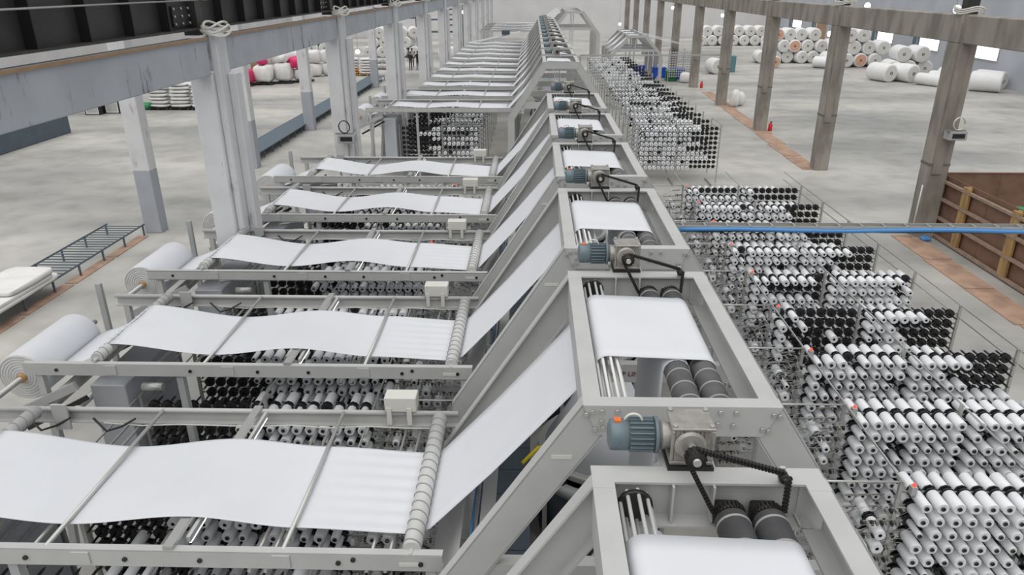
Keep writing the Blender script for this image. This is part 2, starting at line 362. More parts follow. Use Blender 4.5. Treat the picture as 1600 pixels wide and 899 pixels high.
def make_motor():
    t = empty('gear_motor', (0, 0, 0)); y, z = 2.47, 4.58
    b = MB().lathe((.44, y, z), (1, 0, 0), [(.06, 0), (.088, .012), (.092, .03), (.092, .11), (.084, .112), (.084, .26)], 24)
    body = b.build('motor_body', MOTOR, t)
    f = MB()
    for k in range(20):
        a = 2*math.pi*k/20; d = Vector((0, math.cos(a), math.sin(a))); c = Vector((.625, y, z))+d*.09
        f.bar(c-Vector((.065, 0, 0)), c+Vector((.065, 0, 0)), .006, .02, up=d)
    f.build('cooling_fins', MOTOR, body)
    MB().lathe((.70, y, z), (1, 0, 0), [(.105, 0), (.105, .02), (.095, .021)], 20).build('motor_flange', MOTOR, t)
    MB().box(.47, .51, y-.02, y+.02, z+.088, z+.1).build('terminal_cap', ORANGE, t)
    MB().tube([(.53+.05*math.cos(a)+.05, y, z+.085+.05*math.sin(a)) for a in np.linspace(3.1, 0, 10)], .008, 6).build('motor_cable', CREAM, t)
    MB().lathe((.72, y, z), (1, 0, 0), [(.07, 0), (.085, .02), (.072, .07), (.09, .11)], 18).build('input_neck', CAST, t)
    gb = MB().box(.795, .995, y-.12, y+.07, 4.465, 4.70); gb.box(.775, 1.015, y-.13, y+.08, 4.685, 4.705); gb.box(.775, 1.015, y-.13, y+.08, 4.465, 4.49); gb.prism([(.775, 4.49), (.795, 4.49), (.795, 4.685), (.775, 4.685)], y-.13, y-.12); gb.prism([(.995, 4.49), (1.015, 4.49), (1.015, 4.685), (.995, 4.685)], y-.13, y-.12)
    gh = gb.build('gearbox', CAST, t, .008)
    for x in (.795, .995):
        for yy in (y-.11, y+.06): MB().cyl((x, yy, 4.705), (x, yy, 4.718), .014, 8).build('bolt', STEEL, gh)
    for k in range(7): MB().box(.825+.022*k, .833+.022*k, y-.13, y-.12, 4.64, 4.685).build('rib', CAST, gh)
    MB().lathe((.88, y-.12, 4.60), (0, -1, 0), [(.088, 0), (.088, .02), (.075, .03), (.05, .035)], 24).build('output_flange', CAST, t)
    MB().cyl((.88, y-.13, 4.615), (.88, y-.32, 4.615), .022, 12).build('output_shaft', STEEL, t)
    s = MB().lathe((.88, y-.235, 4.615), (0, -1, 0), [(.05, 0), (.05, .06), (.03, .07)], 20)
    for k in range(14):
        a = 2*math.pi*k/14; s.box(-.006, .006, y-.235, y-.19, .048, .058) if False else s.bar((.88+.052*math.cos(a), y-.295, 4.615+.052*math.sin(a)), (.88+.052*math.cos(a), y-.24, 4.615+.052*math.sin(a)), .012, .012, up=(math.cos(a), 0, math.sin(a)))
    s.build('sprocket', CHAINM, t)
    MB().box(.765, 1.02, y-.15, y+.1, ZT, 4.465).build('mount_plate', BLACK, t)
    return t
def make_chain():
    t = empty('drive_chain'); y = 2.195
    def run(p, q, name):
        mb = MB(); p, q = Vector(p), Vector(q); L = (q-p).length; d = (q-p)/L; n = max(2, int(L/.019))
        mb.bar(p, q, .014, .022, up=(d.z, 0, -d.x))
        for k in range(n):
            c = p+d*L*(k+.5)/n; mb.bar(c-d*.0065, c+d*.0065, .03, .026, up=(d.z, 0, -d.x))
        mb.build(name, CHAINM, t)
    run((.89, y, 4.67), (1.36, y, 4.53), 'upper_run'); run((1.388, y, 4.51), (1.37, y-.05, 4.31), 'drop_run'); run((.845, y, 4.585), (.99, y-.05, 4.31), 'lower_run')
    MB().lathe((1.36, y+.03, 4.50), (0, -1, 0), [(.028, 0), (.028, .05), (.014, .055), (.014, .07)], 16).build('idler_sprocket', BLACK, t)
    MB().box(1.345, 1.375, y+.03, y+.05, 4.44, 4.54).build('idler_bracket', PAINT, t)
    return t
def make_pull_roller(x, drive):
    t = empty('pull_roller'); r, z = .091, 4.30
    mb = MB().lathe((x, .1, z), (0, 1, 0), [(.03, 0), (r, .001), (r, 1.98), (.03, 1.981)], 28); mb.build('roller_body', RUBBER, t)
    bd = None
    for k in range(11):
        if bd is None: bd = MB().lathe((x, 0, z), (0, 1, 0), [(r, 0), (r+.003, .002), (r+.003, .014), (r, .016)], 28).build('tape_band', BAND, t); bd.location = (0, .22+.18*k, 0)
        else: mesh_copy(bd, 'tape_band', t, (0, .22+.18*k, 0))
    MB().lathe((x, 2.06, z), (0, 1, 0), [(.07, 0), (.089, .01), (.089, .02), (.07, .03)], 24).build('end_collar', CREAM, t)
    s = MB().lathe((x, 2.1, z), (0, 1, 0), [(.08, 0), (.08, .045)], 24)
    for k in range(26):
        a = 2*math.pi*k/26; s.bar((x+.083*math.cos(a), 2.1, z+.083*math.sin(a)), (x+.083*math.cos(a), 2.145, z+.083*math.sin(a)), .01, .014, up=(math.cos(a), 0, math.sin(a)))
    s.build('sprocket', CHAINM, t)
    for y0 in (.012, 2.15): MB().box(x-.07, x+.07, y0, y0+.08, z-.09, z+.03).build('bearing_block', BLACK, t, .01)
    return t
RZ = 2.82                                                  # spiral roller height
def arc(cx, cz, r, a0, a1, n=8): return [(cx+r*math.cos(a), cz+r*math.sin(a)) for a in np.linspace(a0, a1, n)]
def smooth_path(keys, n=10):
    out = []
    for (x0, z0), (x1, z1) in zip(keys[:-1], keys[1:]):
        for k in range(n):
            t = k/n; e = t*t*(3-2*t); out.append((x0+(x1-x0)*t, z0+(z1-z0)*e))
    return out+[keys[-1]]
WALKK = [(-.93, RZ-.082), (-1.95, 2.785), (-2.85, 2.88), (-3.86, 2.785), (-5.12, 2.925)]
def make_web(walk=True, lo=False, short=False):
    t = empty('fabric_web'); ny = 2 if lo else 10; na = 3 if lo else 8
    y0, y1 = .70, 1.83; R = .097
    up_ = [(.93, 1.45), (.96, 2.6), (.97, 3.7)] + arc(1.075, 4.30, R, math.pi, 0.15, na)
    up_ += arc(1.275, 4.30, R, math.pi+.15, 2*math.pi, na)
    top = arc(1.275, 4.30, R, 0, math.pi/2*.95, na) + arc(.57, 4.325, .1, math.pi/2*1.02, math.pi*.98, na) + [(.46, 4.28), (.30, 4.08), (-.3, 3.37), (-.82, 2.8+.0)]
    if lo: up_ = [(.93, 1.45), (.97, 4.1)]
    MB().sheet(up_, y0, y1, ny).build('rising_tube', FABRIC, t)
    MB().sheet(top + (arc(-.93, RZ, .082, -.5, -math.pi/2, 5) if walk else []), y0, y1, ny).build('top_sheet', FABRIC, t)
    if walk:
        keys = smooth_path([(x, 2.80+(z-2.80)*.45) for x, z in WALKK] if lo and not short else WALKK if not short else [(-.93, 2.76), (-1.95, 2.80), (-2.85, 2.835), (-3.86, 2.80), (-4.85, 2.85)], 3 if lo else 14)
        def wob(x, z, s):
            f = max(0, min(1, (x+2.0)/.8)); g = max(0, min(1, (-4.6-x)/.6))
            return f*.006*math.sin(s*44)*(0 if x > -.97 else 1)+.010*math.sin(s*3.1+x*1.3)*(1-f)-.03*(s-.5)**2*math.sin((x+.9)*1.6)-g*.01*math.sin(s*12)
        MB().sheet(keys, y0, y1, 3 if lo else 44, wob=None if lo else wob).build('walkway_sheet', FABRIC, t)
        if not short: MB().sheet(arc(-5.15, 2.86, .07, math.pi/2*.9, math.pi, 4)+[(-5.4, 2.72), (-5.62, 2.62), (-5.95, 2.5)], y0, y1, ny).build('winding_sheet', FABRIC, t)
    return t
def make_walkway(full=True, xl=-6.0):
    t = empty('web_walkway', (0, 0, 0)); zt = 2.83
    fb = MB().box(xl, -.68, .35, .365, zt-.15, zt); fb.box(xl, -.68, .35, .43, zt-.012, zt); fb.box(xl, -.68, .35, .43, zt-.15, zt-.138)
    fbo = fb.build('front_beam', PAINT, t)
    rb = MB().cyl((xl, 2.42, zt-.02), (-.75, 2.42, zt-.02), .028, 10); rb.box(xl, -.75, 2.45, 2.465, zt-.16, zt-.02); rb.box(xl, -.75, 2.38, 2.465, zt-.165, zt-.15)
    rbo = rb.build('rear_rail', PAINT, t)
    for x in (-3.86, -1.95): MB().cyl((x, .40, 2.815), (x, 2.42, 2.815), .02 if full else .03, 10).build('press_rod', RODM, t)
    MB().box(-2.89, -2.81, .37, 2.44, *((2.83, 2.868) if full else (2.80, 2.826))).build('lift_bar', STEEL, t)
    for x in (xl+.15, -.78):
        MB().box(x-.04, x+.04, .37, .45, .02, zt-.15).build('post', PAINT, t); MB().box(x-.04, x+.04, 2.38, 2.46, .02, zt-.16).build('post', PAINT, t)
    if not full: return t
    MB().box(-2.76, -2.73, .5, 2.35, 2.80, 2.85).build('tube_housing', PAINT, t)
    MB().cyl((-2.745, .52, 2.785), (-2.745, 2.33, 2.785), .013, 8).build('light_tube', TUBEM, t)
    for x, z in ((-4.15, 2.62), (-2.25, 2.6), (-2.12, 2.6), (-1.3, 2.62), (-1.15, 2.62)):
        MB().cyl((x, .40, z), (x, 2.42, z), .015, 8).build('lower_rod', RODM, t)
    h = None
    for x in (-5.6, -4.0, -2.6, -1.5, -1.38, -3.2, -.85):
        if h is None: h = MB().cyl((0, .35, 0), (0, .335, 0), .02, 10).build('bolt', BLACK, fbo); h.location = (x, 0, 2.755)
        else: mesh_copy(h, 'bolt', fbo, (x, 0, 2.755 if x != -1.38 else 2.79))
    for x in (-3.55, -4.95, -1.95):
        MB().box(x-.07, x+.07, .338, .35, 2.70, 2.82).build('splice_plate', PAINT, fbo)
    MB().box(-5.02, -4.86, 2.35, 2.375, 2.6, 2.9).build('clamp_plate', PAINT, rbo)
    MB().box(-1.02, -.86, .344, .35, 2.73, 2.765).build('label_plate', CREAM, fbo)
    for k, x in enumerate((-5.3, -4.6)):
        MB().tube([(x, 2.36, 2.74), (x+.15, 2.3, 2.62), (x+.3, 2.33, 2.66), (x+.45, 2.36, 2.74)], .012, 6).build('cable', BLACK, t)
    MB().tube([(-4.5+.4*k, 2.365, 2.68-.03*math.sin(k*1.3)**2) for k in range(10)], .008, 6).build('cable', CREAM, t)
    # draw arm under the fabric, seen at the left end
    MB().tube([(-5.0, .6, 2.55), (-4.75, .9, 2.5), (-4.7, 1.5, 2.5), (-4.9, 2.1, 2.55)], .025, 8).build('swing_arm', STEEL, t)
    MB().cyl((-4.7, .5, 2.45), (-4.45, .5, 2.45), .05, 12).build('air_cylinder', STEEL, t)
    return t
def make_spiral(x, r, y0, y1, z, seg=20):
    o = MB().lathe((x, y0, z), (0, 1, 0), [(.02, -.06), (.02, 0), (r, .001), (r, y1-y0), (.02, y1-y0+.001), (.02, y1-y0+.06)], seg).build('spiral_roller', SPIRAL)
    n = 14; ym = (y0+y1)/2; g = MB()
    pts = []; turns = 8
    for sgn in (-1, 1):
        P = []
        for k in range(turns*16+1):
            a = k/16*2*math.pi*sgn; yy = ym+sgn*((y1-y0)/2-.01)*k/(turns*16)
            P.append((x+(r+.001)*math.cos(a), yy, z+(r+.001)*math.sin(a)))
        g.tube(P, .007, 5)
    g.build('spiral_wrap', SPIRALG, o)
    return o
def make_jbox():
    t = empty('junction_box'); MB().box(-1.51, -1.18, 2.37, 2.55, 2.85, 3.02).build('box_body', CREAM, t, .008)
    for x in (-1.46, -1.25): MB().box(x-.03, x+.02, 2.36, 2.37, 2.7, 2.9).build('clip', CREAM, t)
    return t
def make_roll():
    t = empty('fabric_roll'); c = (-6.28, 0, 2.47); r = .31; y0, y1 = .66, 1.86
    MB().lathe((c[0], y0, c[2]), (0, 1, 0), [(r-.004, 0), (r, .01), (r, y1-y0-.01), (r-.004, y1-y0)], 40).build('roll_body', FABRIC, t)
    e = MB()
    for k in range(7): rr = r-.012-.034*k; e.lathe((c[0], y0, c[2]), (0, -1, 0), [(rr, -.01), (rr, .012-.002*(k % 3)), (rr-.013, .014), (rr-.018, -.01)], 36)
    e.build('roll_end', ROLLEND, t)
    MB().lathe((c[0], y0-.06, c[2]), (0, 1, 0), [(.055, 0), (.055, y1-y0+.12)], 18).build('core', mat('core_brown', (.48, .27, .10), .6), t)
    MB().cyl((c[0], y0-.5, c[2]), (c[0], y1+.4, c[2]), .035, 14).build('shaft', STEEL, t)
    return t
def make_winder():
    t = empty('winder_stand')
    for y in (.3, 2.3):
        MB().box(-6.5, -5.4, y, y+.06, .02, .1).build('foot', PAINTD, t)
        MB().bar((-6.0, y+.03, .05), (-5.75, y+.03, 2.3), .07, .09, up=(1, 0, 0)).build('upright', PAINTD, t)
        MB().bar((-6.35, y+.03, 2.1), (-5.4, y+.03, 2.55), .05, .1).build('bearing_arm', PAINTD, t)
        MB().bar((-6.2, y+.1, 1.9), (-5.35, y+.1, 2.35), .03, .06).build('rack_rail', BLACK, t)
    MB().cyl((-5.82, .33, 2.25), (-5.82, 2.33, 2.25), .08, 20).build('drive_roller', STEEL, t)
    MB().box(-5.43, -4.99, .6, 1.95, .5, 2.40).build('cabinet', mat('cabinet_grey', (.46, .48, .51), .5, var=.05, scale=2), t, .01)
    MB().box(-5.43, -4.99, 2.0, 2.03, .5, 2.3).build('cover_panel', PAINTD, t)
    MB().box(-6.32, -6.24, 2.5, 2.56, .02, 2.95).build('post', PAINTD, t)
    MB().cyl((-5.5, .35, 2.2), (-5.5, 2.3, 2.2), .045, 14).build('guide_roller', STEEL, t)
    MB().box(-4.2, -4.12, .38, .46, .02, 2.65).build('inner_post', PAINTD, t)
    return t
def make_loom(full=True):
    t = empty('circular_loom', (0, 0, 0)); c = (GC, 1.15)
    MB().lathe((c[0], c[1], .02), (0, 0, 1), [(.86, 0), (.86, .85), (.82, .9)], 28).build('base_drum', SLATE, t)
    MB().lathe((c[0], c[1], .98), (0, 0, 1), [(.86, 0), (.96, 0), (.96, .14), (.86, .14), (.86, 0)], 36).build('reed_ring', PAINTD, t)
    MB().lathe((c[0], c[1], 1.2), (0, 0, 1), [(.78, 0), (.86, 0), (.86, .1), (.78, .1), (.78, 0)], 32).build('weaving_ring', STEEL, t)
    if full:
        for k in range(12):
            a = 2*math.pi*k/12; MB().bar((c[0]+.9*math.cos(a), c[1]+.9*math.sin(a), .1), (c[0]+.9*math.cos(a), c[1]+.9*math.sin(a), 1.0), .06, .06, up=(1, 0, 0)).build('ring_post', PAINTD, t)
        for k in range(4):
            a = 2*math.pi*(k+.5)/4; MB().lathe((c[0]+.86*math.cos(a), c[1]+.86*math.sin(a), 1.05), (0, 0, 1), [(.05, 0), (.12, .03), (.12, .12), (.05, .15)], 14).build('shuttle', BLACK, t)
    # fabric cone closing up toward the flat web
    MB().lathe((c[0], c[1], 1.3), (0, 0, 1), [(.78, 0), (.5, .5), (.3, .95)], 28).build('fabric_cone', FABRIC, t)
    return t
def make_platform():
    t = empty('loom_platform')
    p = MB().box(-.62, .0, .0, .49, 0, .03).build('floor_panel', SLATE, t); p.location = (0, .0, .9)
    for k in range(1, 6): mesh_copy(p, 'floor_panel', t, (0, .5*k, .9))
    for y in (.1, 1.5, 2.7): MB().box(-.6, -.54, y, y+.06, .02, .9).build('leg', SLATE, t)
    MB().box(-.64, -.62, .08, 2.8, .05, .95).build('kick_panel', SLATE, t)
    return t
def make_trunking():
    t = empty('cable_trunking')
    MB().box(-.42, -.30, .0, 2.99, 2.70, 2.78).build('trunking_body', PAINT, t)
    MB().bar((-.72, .25, 2.45), (-.72, 2.2, 2.45), .02, .55, up=(.5, 0, .86)).build('cover_panel', PAINT, t)
    MB().tube([(-.5, .0, 2.68), (-.49, 1.5, 2.66), (-.5, 2.99, 2.68)], .01, 8).build('air_hose', BLUEH, t)
    MB().tube([(-.46, .0, 2.66), (-.46, 2.99, 2.66)], .012, 6).build('conduit', STEEL, t)
    MB().tube([(-.1, .9, 1.5), (0., 1.0, 1.9), (.15, 1.1, 1.6), (.2, 1.5, 2.0), (.1, 1.8, 1.5)], .03, 8).build('cable_loop', BLACK, t)
    MB().tube([(-.1, .5, 1.4), (.1, .7, 1.5), (.3, .8, 1.45)], .025, 8).build('warning_cable', YELLOW, t)
    return t
NEAR = [1.035+3*u for u in range(6)]; FAR = [26.0+3*v for v in range(11)]
FIRST = set()
def place(proto, ys, label, cat, group, base=0):
    objs = []
    for i, y in enumerate(ys):
        o = proto if i == 0 else dup(proto)
        o.location.y = y; tag(o, label % ORD[i+base], cat, group); objs.append(o)
    return objs
place(make_gantry(), NEAR, '%s grey gantry frame from the camera in the near loom row', 'gantry', 'gantry frames of the near loom row')
place(make_motor(), NEAR, '%s geared motor from the camera, blue motor on cast gearbox, near row', 'motor', 'geared motors of the near loom row')
place(make_chain(), NEAR, '%s black drive chain from the camera beside a near row gearbox', 'chain', 'drive chains of the near loom row')
place(make_pull_roller(1.075, 0), NEAR, 'left dark banded pull roller in the %s near row gantry', 'roller', 'pull rollers of the near loom row')
place(make_pull_roller(1.275, 1), NEAR, 'right dark banded pull roller in the %s near row gantry', 'roller', 'pull rollers of the near loom row')
tag(make_web(False), 'white fabric web at the bottom edge in the nearest gantry', 'fabric').location.y = NEAR[0]
place(make_web(), NEAR[1:], '%s long white woven fabric web from the camera, near row', 'fabric', 'fabric webs of the near loom row')
place(make_walkway(), NEAR[1:], '%s grey beam walkway frame from the camera, near row', 'frame', 'walkway frames of the near loom row')
place(make_spiral(-.93, .075, .43, 2.3, RZ), NEAR[1:], 'grey spiral roller at the gantry end of the %s near walkway', 'roller', 'spiral rollers at the gantry end')
place(make_spiral(-5.15, .07, .45, 2.3, 2.855), NEAR[1:], 'grey spiral roller at the winder end of the %s near walkway', 'roller', 'spiral rollers at the winder end')
place(make_jbox(), NEAR[1:], 'cream junction box on the rear rail of the %s near walkway', 'box', 'junction boxes of the near row')
place(make_roll(), NEAR[1:], 'big white fabric roll on the winder of the %s near walkway', 'fabric roll', 'winder rolls of the near row')
place(make_winder(), NEAR[1:], 'grey winder stand at the left end of the %s near walkway', 'winder', 'winder stands of the near row')
place(make_loom(), NEAR, '%s circular loom from the camera under the near gantries', 'loom', 'circular looms of the near row')
place(make_platform(), NEAR, '%s dark slate working platform from the camera beside the near looms', 'platform', 'loom platforms of the near row')
place(make_trunking(), NEAR, '%s length of grey cable trunking from the camera left of the gantries', 'trunking', 'cable trunking lengths')
# far loom row: the same machines, plainer because they are small in view
def make_motor_far():
    t = empty('gear_motor'); y, z = 2.5, 4.6
    MB().lathe((.44, y, z), (1, 0, 0), [(.06, 0), (.092, .02), (.092, .28)], 12).build('motor_body', MOTOR, t)
    MB().box(.74, 1.0, y-.13, y+.15, 4.44, 4.73).build('gearbox', CAST, t); MB().cyl((.89, y-.13, 4.58), (.89, y-.24, 4.58), .055, 12).build('sprocket', BLACK, t)
    MB().bar((.9, 2.29, 4.62), (1.39, 2.29, 4.53), .03, .03).build('chain', CHAINM, t); return t
def make_rollers_far():
    return MB().lathe((1.275, .1, 4.30), (0, 1, 0), [(.091, 0), (.091, 1.98)], 14).build('pull_roller', RUBBER)
place(make_gantry(False), FAR, '%s grey gantry frame of the far loom row beyond the aisle', 'gantry', 'gantry frames of the far loom row')
place(make_motor_far(), FAR, '%s small geared motor on the far loom row gantries', 'motor', 'geared motors of the far loom row')
place(make_rollers_far(), FAR, 'dark pull roller in the %s far row gantry', 'roller', 'pull rollers of the far loom row')
place(make_web(True, True), FAR[:2], '%s white fabric web of the far loom row', 'fabric', 'fabric webs of the far loom row')
place(make_web(True, True, True), FAR[2:], '%s white fabric web of the far loom row', 'fabric', 'fabric webs of the far loom row', 2)
place(make_walkway(False), FAR[:2], '%s grey walkway frame of the far loom row', 'frame', 'walkway frames of the far loom row')
place(make_walkway(False, -4.95), FAR[2:], '%s grey walkway frame of the far loom row', 'frame', 'walkway frames of the far loom row', 2)
place(make_roll(), FAR[:2], 'white fabric roll on the %s far row winder', 'fabric roll', 'winder rolls of the far row')
place(make_winder(), FAR[:2], 'winder stand at the left end of the %s far row walkway', 'winder', 'winder stands of the far row')
place(make_loom(False), FAR[:6], '%s circular loom under the far row gantries', 'loom', 'circular looms of the far row')
place(make_trunking(), FAR[:3], '%s cable trunking length along the far loom row', 'trunking', 'far cable trunking lengths')
# ------------------------------------------------------------------ creels and bobbins
ROWZ = [2.02-.175*r for r in range(9)]
COLA = [4.02+.165*i for i in range(8)]; COLB = [5.40+.165*i for i in range(9)]; COLI = [3.62, 3.46, 3.30, 3.14, 2.98]
def mir(x, side): return x if side > 0 else 2*GC-x
RAD = [.064, .057, .047, .034]
LB = .235
def bobbin_meshes():
    out = []
    for r in RAD:
        y = MB().lathe((0, -LB/2, 0), (0, 1, 0), [(.021, .05), (.021, .004), (r-.006, 0), (r, .008), (r, LB-.008), (r-.006, LB), (.021, LB-.004)], 18, mis=[1, 0, 0, 0, 0, 0, 0])
        yo = y.build('bobbin', [YARN, CORE]); c = MB().lathe((0, -LB/2-.008, 0), (0, 1, 0), [(.017, .06), (.017, 0), (.024, 0), (.024, .02)], 12, mis=[0, 1, 1, 1]).build('core_tube', [CORE, COREW])
        out.append((yo.data, c.data)); bpy.data.objects.remove(yo); bpy.data.objects.remove(c)
    return out
BOBM = bobbin_meshes()
# seated positions of every bobbin: (x, y, z, facing, variant, creel key)
SEATS = []
def fill(side, j, far):
    if far: return .97, (.55 if side > 0 else .22)
    if side > 0: return [(.95, .95), (.97, .97), (.98, .97), (.97, .55), (.45, .62), (.82, .9), (.97, .55), (.95, .4), (.93, .5), (.95, .42)][j]
    return [(.95, .45), (.92, .38), (.95, .3), (.92, .38), (.88, .3), (.9, .4), (.9, .3), (.9, .3), (.9, .4), (.9, .4)][j]
peg_small = None
def peg_parts(mb, x, y, z, f, seg, pin):
    mb.lathe((x, y, z), (0, f, 0), [(.03, .012), (.072, .016), (.072, .03), (.03, .036)], seg, smooth=False)
    if pin: mb.lathe((x, y, z), (0, f, 0), [(.014, .036), (.014, .2), (.003, .24)], 6)
EP = MB(); peg_parts(EP, 0, 0, 0, -1, 12, True); EPO = EP.build('empty_peg', PEGM); EPM = EPO.data; bpy.data.objects.remove(EPO)
def make_creel(side, yp, j, far, label, group):
    xm = mir(5.6, side); t = tag(empty('bobbin_creel', (0, yp, 0)), label, 'creel', group)
    X = lambda x: mir(x, side)
    fa, fb = fill(side, j, far); rows = range(9) if (not far or j < 3) else range(5)
    pegs = MB(); nind = 0
    for f in (-1, 1):
        for r in (rows if (f < 0 or not far) else range(1 if j else 4)):
            nfull = int(round(9*min(1, max(0, random.gauss(fb, .16)))))
            # a run of empty pegs at the outer end
            run = random.random() < (.55 if (side > 0 and j == 4 and not far) else .06)
            for sec, cols in ((0, COLA), (1, COLB), (2, COLI)):
                for i, x in enumerate(cols):
                    if sec == 2 and (far or r < 2+i or (r*3+i) % 4 == 0): continue
                    if sec == 1: full = i < nfull and random.random() < .95
                    else: full = random.random() < fa and not (run and i > 1)
                    zz = ROWZ[r]
                    if full:
                        v = random.choices(range(4), (.45, .27, .2, .08))[0]
                        SEATS.append((X(x), yp+f*(.04+LB/2), zz, f, v, (side, j, far), r, (i, 8+i, i)[sec], sec))
                        pegs_pin = False
                    else: pegs_pin = True
                    if pegs_pin and not far and f < 0 and r < 6 and j < 8 and nind < 70:
                        o = bpy.data.objects.new('empty_peg', EPM); C.objects.link(o); o.parent = t; o.location = (X(x), 0, zz); nind += 1
                    else: peg_parts(pegs, X(x), 0, zz, f, 6 if far else 8, pegs_pin)
    tag(pegs.build('pegs', PEGM, t), kind='stuff')
    zr = 2.16
    for x in (3.87, 5.29, 6.88): MB().box(X(x)-.02, X(x)+.02, -.02, .02, .02, zr).build('post', STEEL, t)
    rl = None
    for r in rows:
        if rl is None: rl = MB().box(min(X(3.87), X(6.88)), max(X(3.87), X(6.88)), -.012, .012, -.008, .008).build('row_rail', GUIDE, t); rl.location.z = ROWZ[r]
        else: mesh_copy(rl, 'row_rail', t, (0, 0, ROWZ[r]))
    if not far or j == 0:
        for x in (5.2, 6.6): MB().bar((X(x), -.55, .03), (X(x), .5, .03), .05, .05).build('foot_bar', GUIDE, t)
    if far and j > 0: return t
    for x, z in ((3.87, zr), (5.29, zr), (6.88, zr), (6.88, zr-.2)):
        MB().bar((X(x), -.05, z), (X(x), 1.42, z), .018, .018).build('side_rail', STEEL, t)
    if not far:
        MB().cyl((X(2.35), 0, zr-.02), (X(3.86), 0, zr-.02), .013, 8).build('tie_rod', RODM, t)
        if side > 0 or j % 3 == 0:
            lb = MB().box(X(3.95)-.03, X(3.95)+.03, -.12, -.06, 2.06, 2.16).build('signal_box', PAINTD, t)
            MB().lathe((X(3.95), -.09, 2.16), (0, 0, 1), [(.018, 0), (.018, .025), (.006, .038)], 10).build('signal_lamp', REDL, lb)
        g = MB()                                           # thread guide board between creel and loom
        for a in range(0, 7, 2):
            x = 2.78+.16*a; g.bar((X(x), -.18, .25), (X(x), -.18, 1.3+.12*a), .016, .016); g.bar((X(x), .2, .25), (X(x), .2, 1.3+.12*a), .016, .016)
        for r in range(0, 11):
            z = .35+.16*r; x0 = 2.78+max(0, (z-1.3)/.12)*.16
            if x0 < 3.8:
                for y in (-.2, .22): g.bar((X(x0), y, z), (X(3.85), y, z+.02), .012, .02)
                for q in range(int((3.85-x0)/.05)): g.box(X(x0+.05*q)-.011, X(x0+.05*q)+.011, -.25, -.2, z-.018, z+.02, (q+r) % 2)  # dense eyelets, every second one black: shade under the creel put into colour
        g.build('thread_guide_board', [GUIDE, PEGM], t)
        w = []
        for q in range(330):                               # loose warp threads running to the loom
            z0 = random.uniform(.4, 2.0); y0 = random.uniform(-.35, .35); yc = random.uniform(-.9, .9)
            p0 = Vector((X(3.8+random.uniform(-.5, .15)), y0, z0)); p2 = Vector((X(2.6+random.uniform(-.05, .3)), yc*.6, random.uniform(.7, 1.5)))
            p1 = (p0+p2)/2+Vector((0, random.uniform(-.1, .1), random.uniform(-.06, .12)))
            for a, b in ((p0, p1), (p1, p2)): w.append((a, b))
        mb = MB(); hv = Vector((0, -.002, .0042))
        for a, b in w: mb.add([a-hv, b-hv, b+hv, a+hv], [(0, 1, 2, 3)])
        tag(mb.build('warp_threads', THREAD, t), kind='stuff')
    return t
SIDE = {1: 'right', -1: 'left'}
for s in (1, -1):
    for j in range(10):
        if s > 0 and j == 0: continue
        make_creel(s, 4.8+1.5*j, j, False, '%s bobbin creel from the camera on the %s of the near looms' % (ORD[j-(1 if s > 0 else 0)], SIDE[s]), 'bobbin creels on the %s of the near row' % SIDE[s])
    for j in range(19 if s > 0 else 9):
        lab = 'front bobbin creel of the far loom row, %s side, facing the aisle' % SIDE[s] if j == 0 else '%s bobbin creel back from the aisle in the far row, %s side' % (ORD[j], SIDE[s])
        make_creel(s, 26.9+1.5*j, j, True, lab, 'bobbin creels on the %s of the far row' % SIDE[s])
# which bobbins show largest and unhidden
def seen(b):
    x, y, z, f, v, key, r, ci, sec = b
    if key[2]: return None
    if f > 0 and r > 0: return None
    if f < 0 and r > 5: return None
    u, w, d = px((x, y, z))
    if not (-5 < u < 1605 and -5 < w < 905): return None
    if x < 0:                                             # under a fabric strip or a walkway beam?
        t = (CAM_H-2.8)/(CAM_H-z); yy = y*t; xx = x*t
        for n in NEAR[1:]:
            if -5.6 < xx < -.8 and n+.66 < yy < n+1.87: return None
            if n+.3 < yy < n+.5 or n+2.3 < yy < n+2.5: return None
    else:
        t = (CAM_H-4.4)/(CAM_H-z); xx = x*t
        if xx < 1.75: return None
    return d
cand = sorted([(d, i) for i, b in enumerate(SEATS) for d in [seen(b)] if d is not None])
SOLO = set(i for d, i in cand[:300])
for i in sorted(SOLO):
    x, y, z, f, v, key, r, ci, sec = SEATS[i]
    o = bpy.data.objects.new('bobbin', BOBM[v][0]); C.objects.link(o); o.location = (x, y, z)
    if f > 0: o.rotation_euler = (0, 0, math.pi)
    c = bpy.data.objects.new('core_tube', BOBM[v][1]); C.objects.link(c); c.parent = o
    nm = ORD[key[1]-(1 if key[0] > 0 else 0)]
    thick = ('thick', 'thick', 'slim', 'very thin')[v]
    if sec == 2: lab = '%s bobbin, %s in %s row of the inner columns, %s %s creel' % (thick, ORD[ci], ORD[r], nm, SIDE[key[0]])
    elif f > 0: lab = '%s bobbin, %s along the back of the top row, %s %s creel' % (thick, ORD[ci], nm, SIDE[key[0]])
    else: lab = '%s bobbin, %s along the front of %s row, %s %s creel' % (thick, ORD[ci], ORD[r], nm, SIDE[key[0]])
    tag(o, lab, 'bobbin', 'white bobbins on the %s %s creel' % (nm, SIDE[key[0]]))
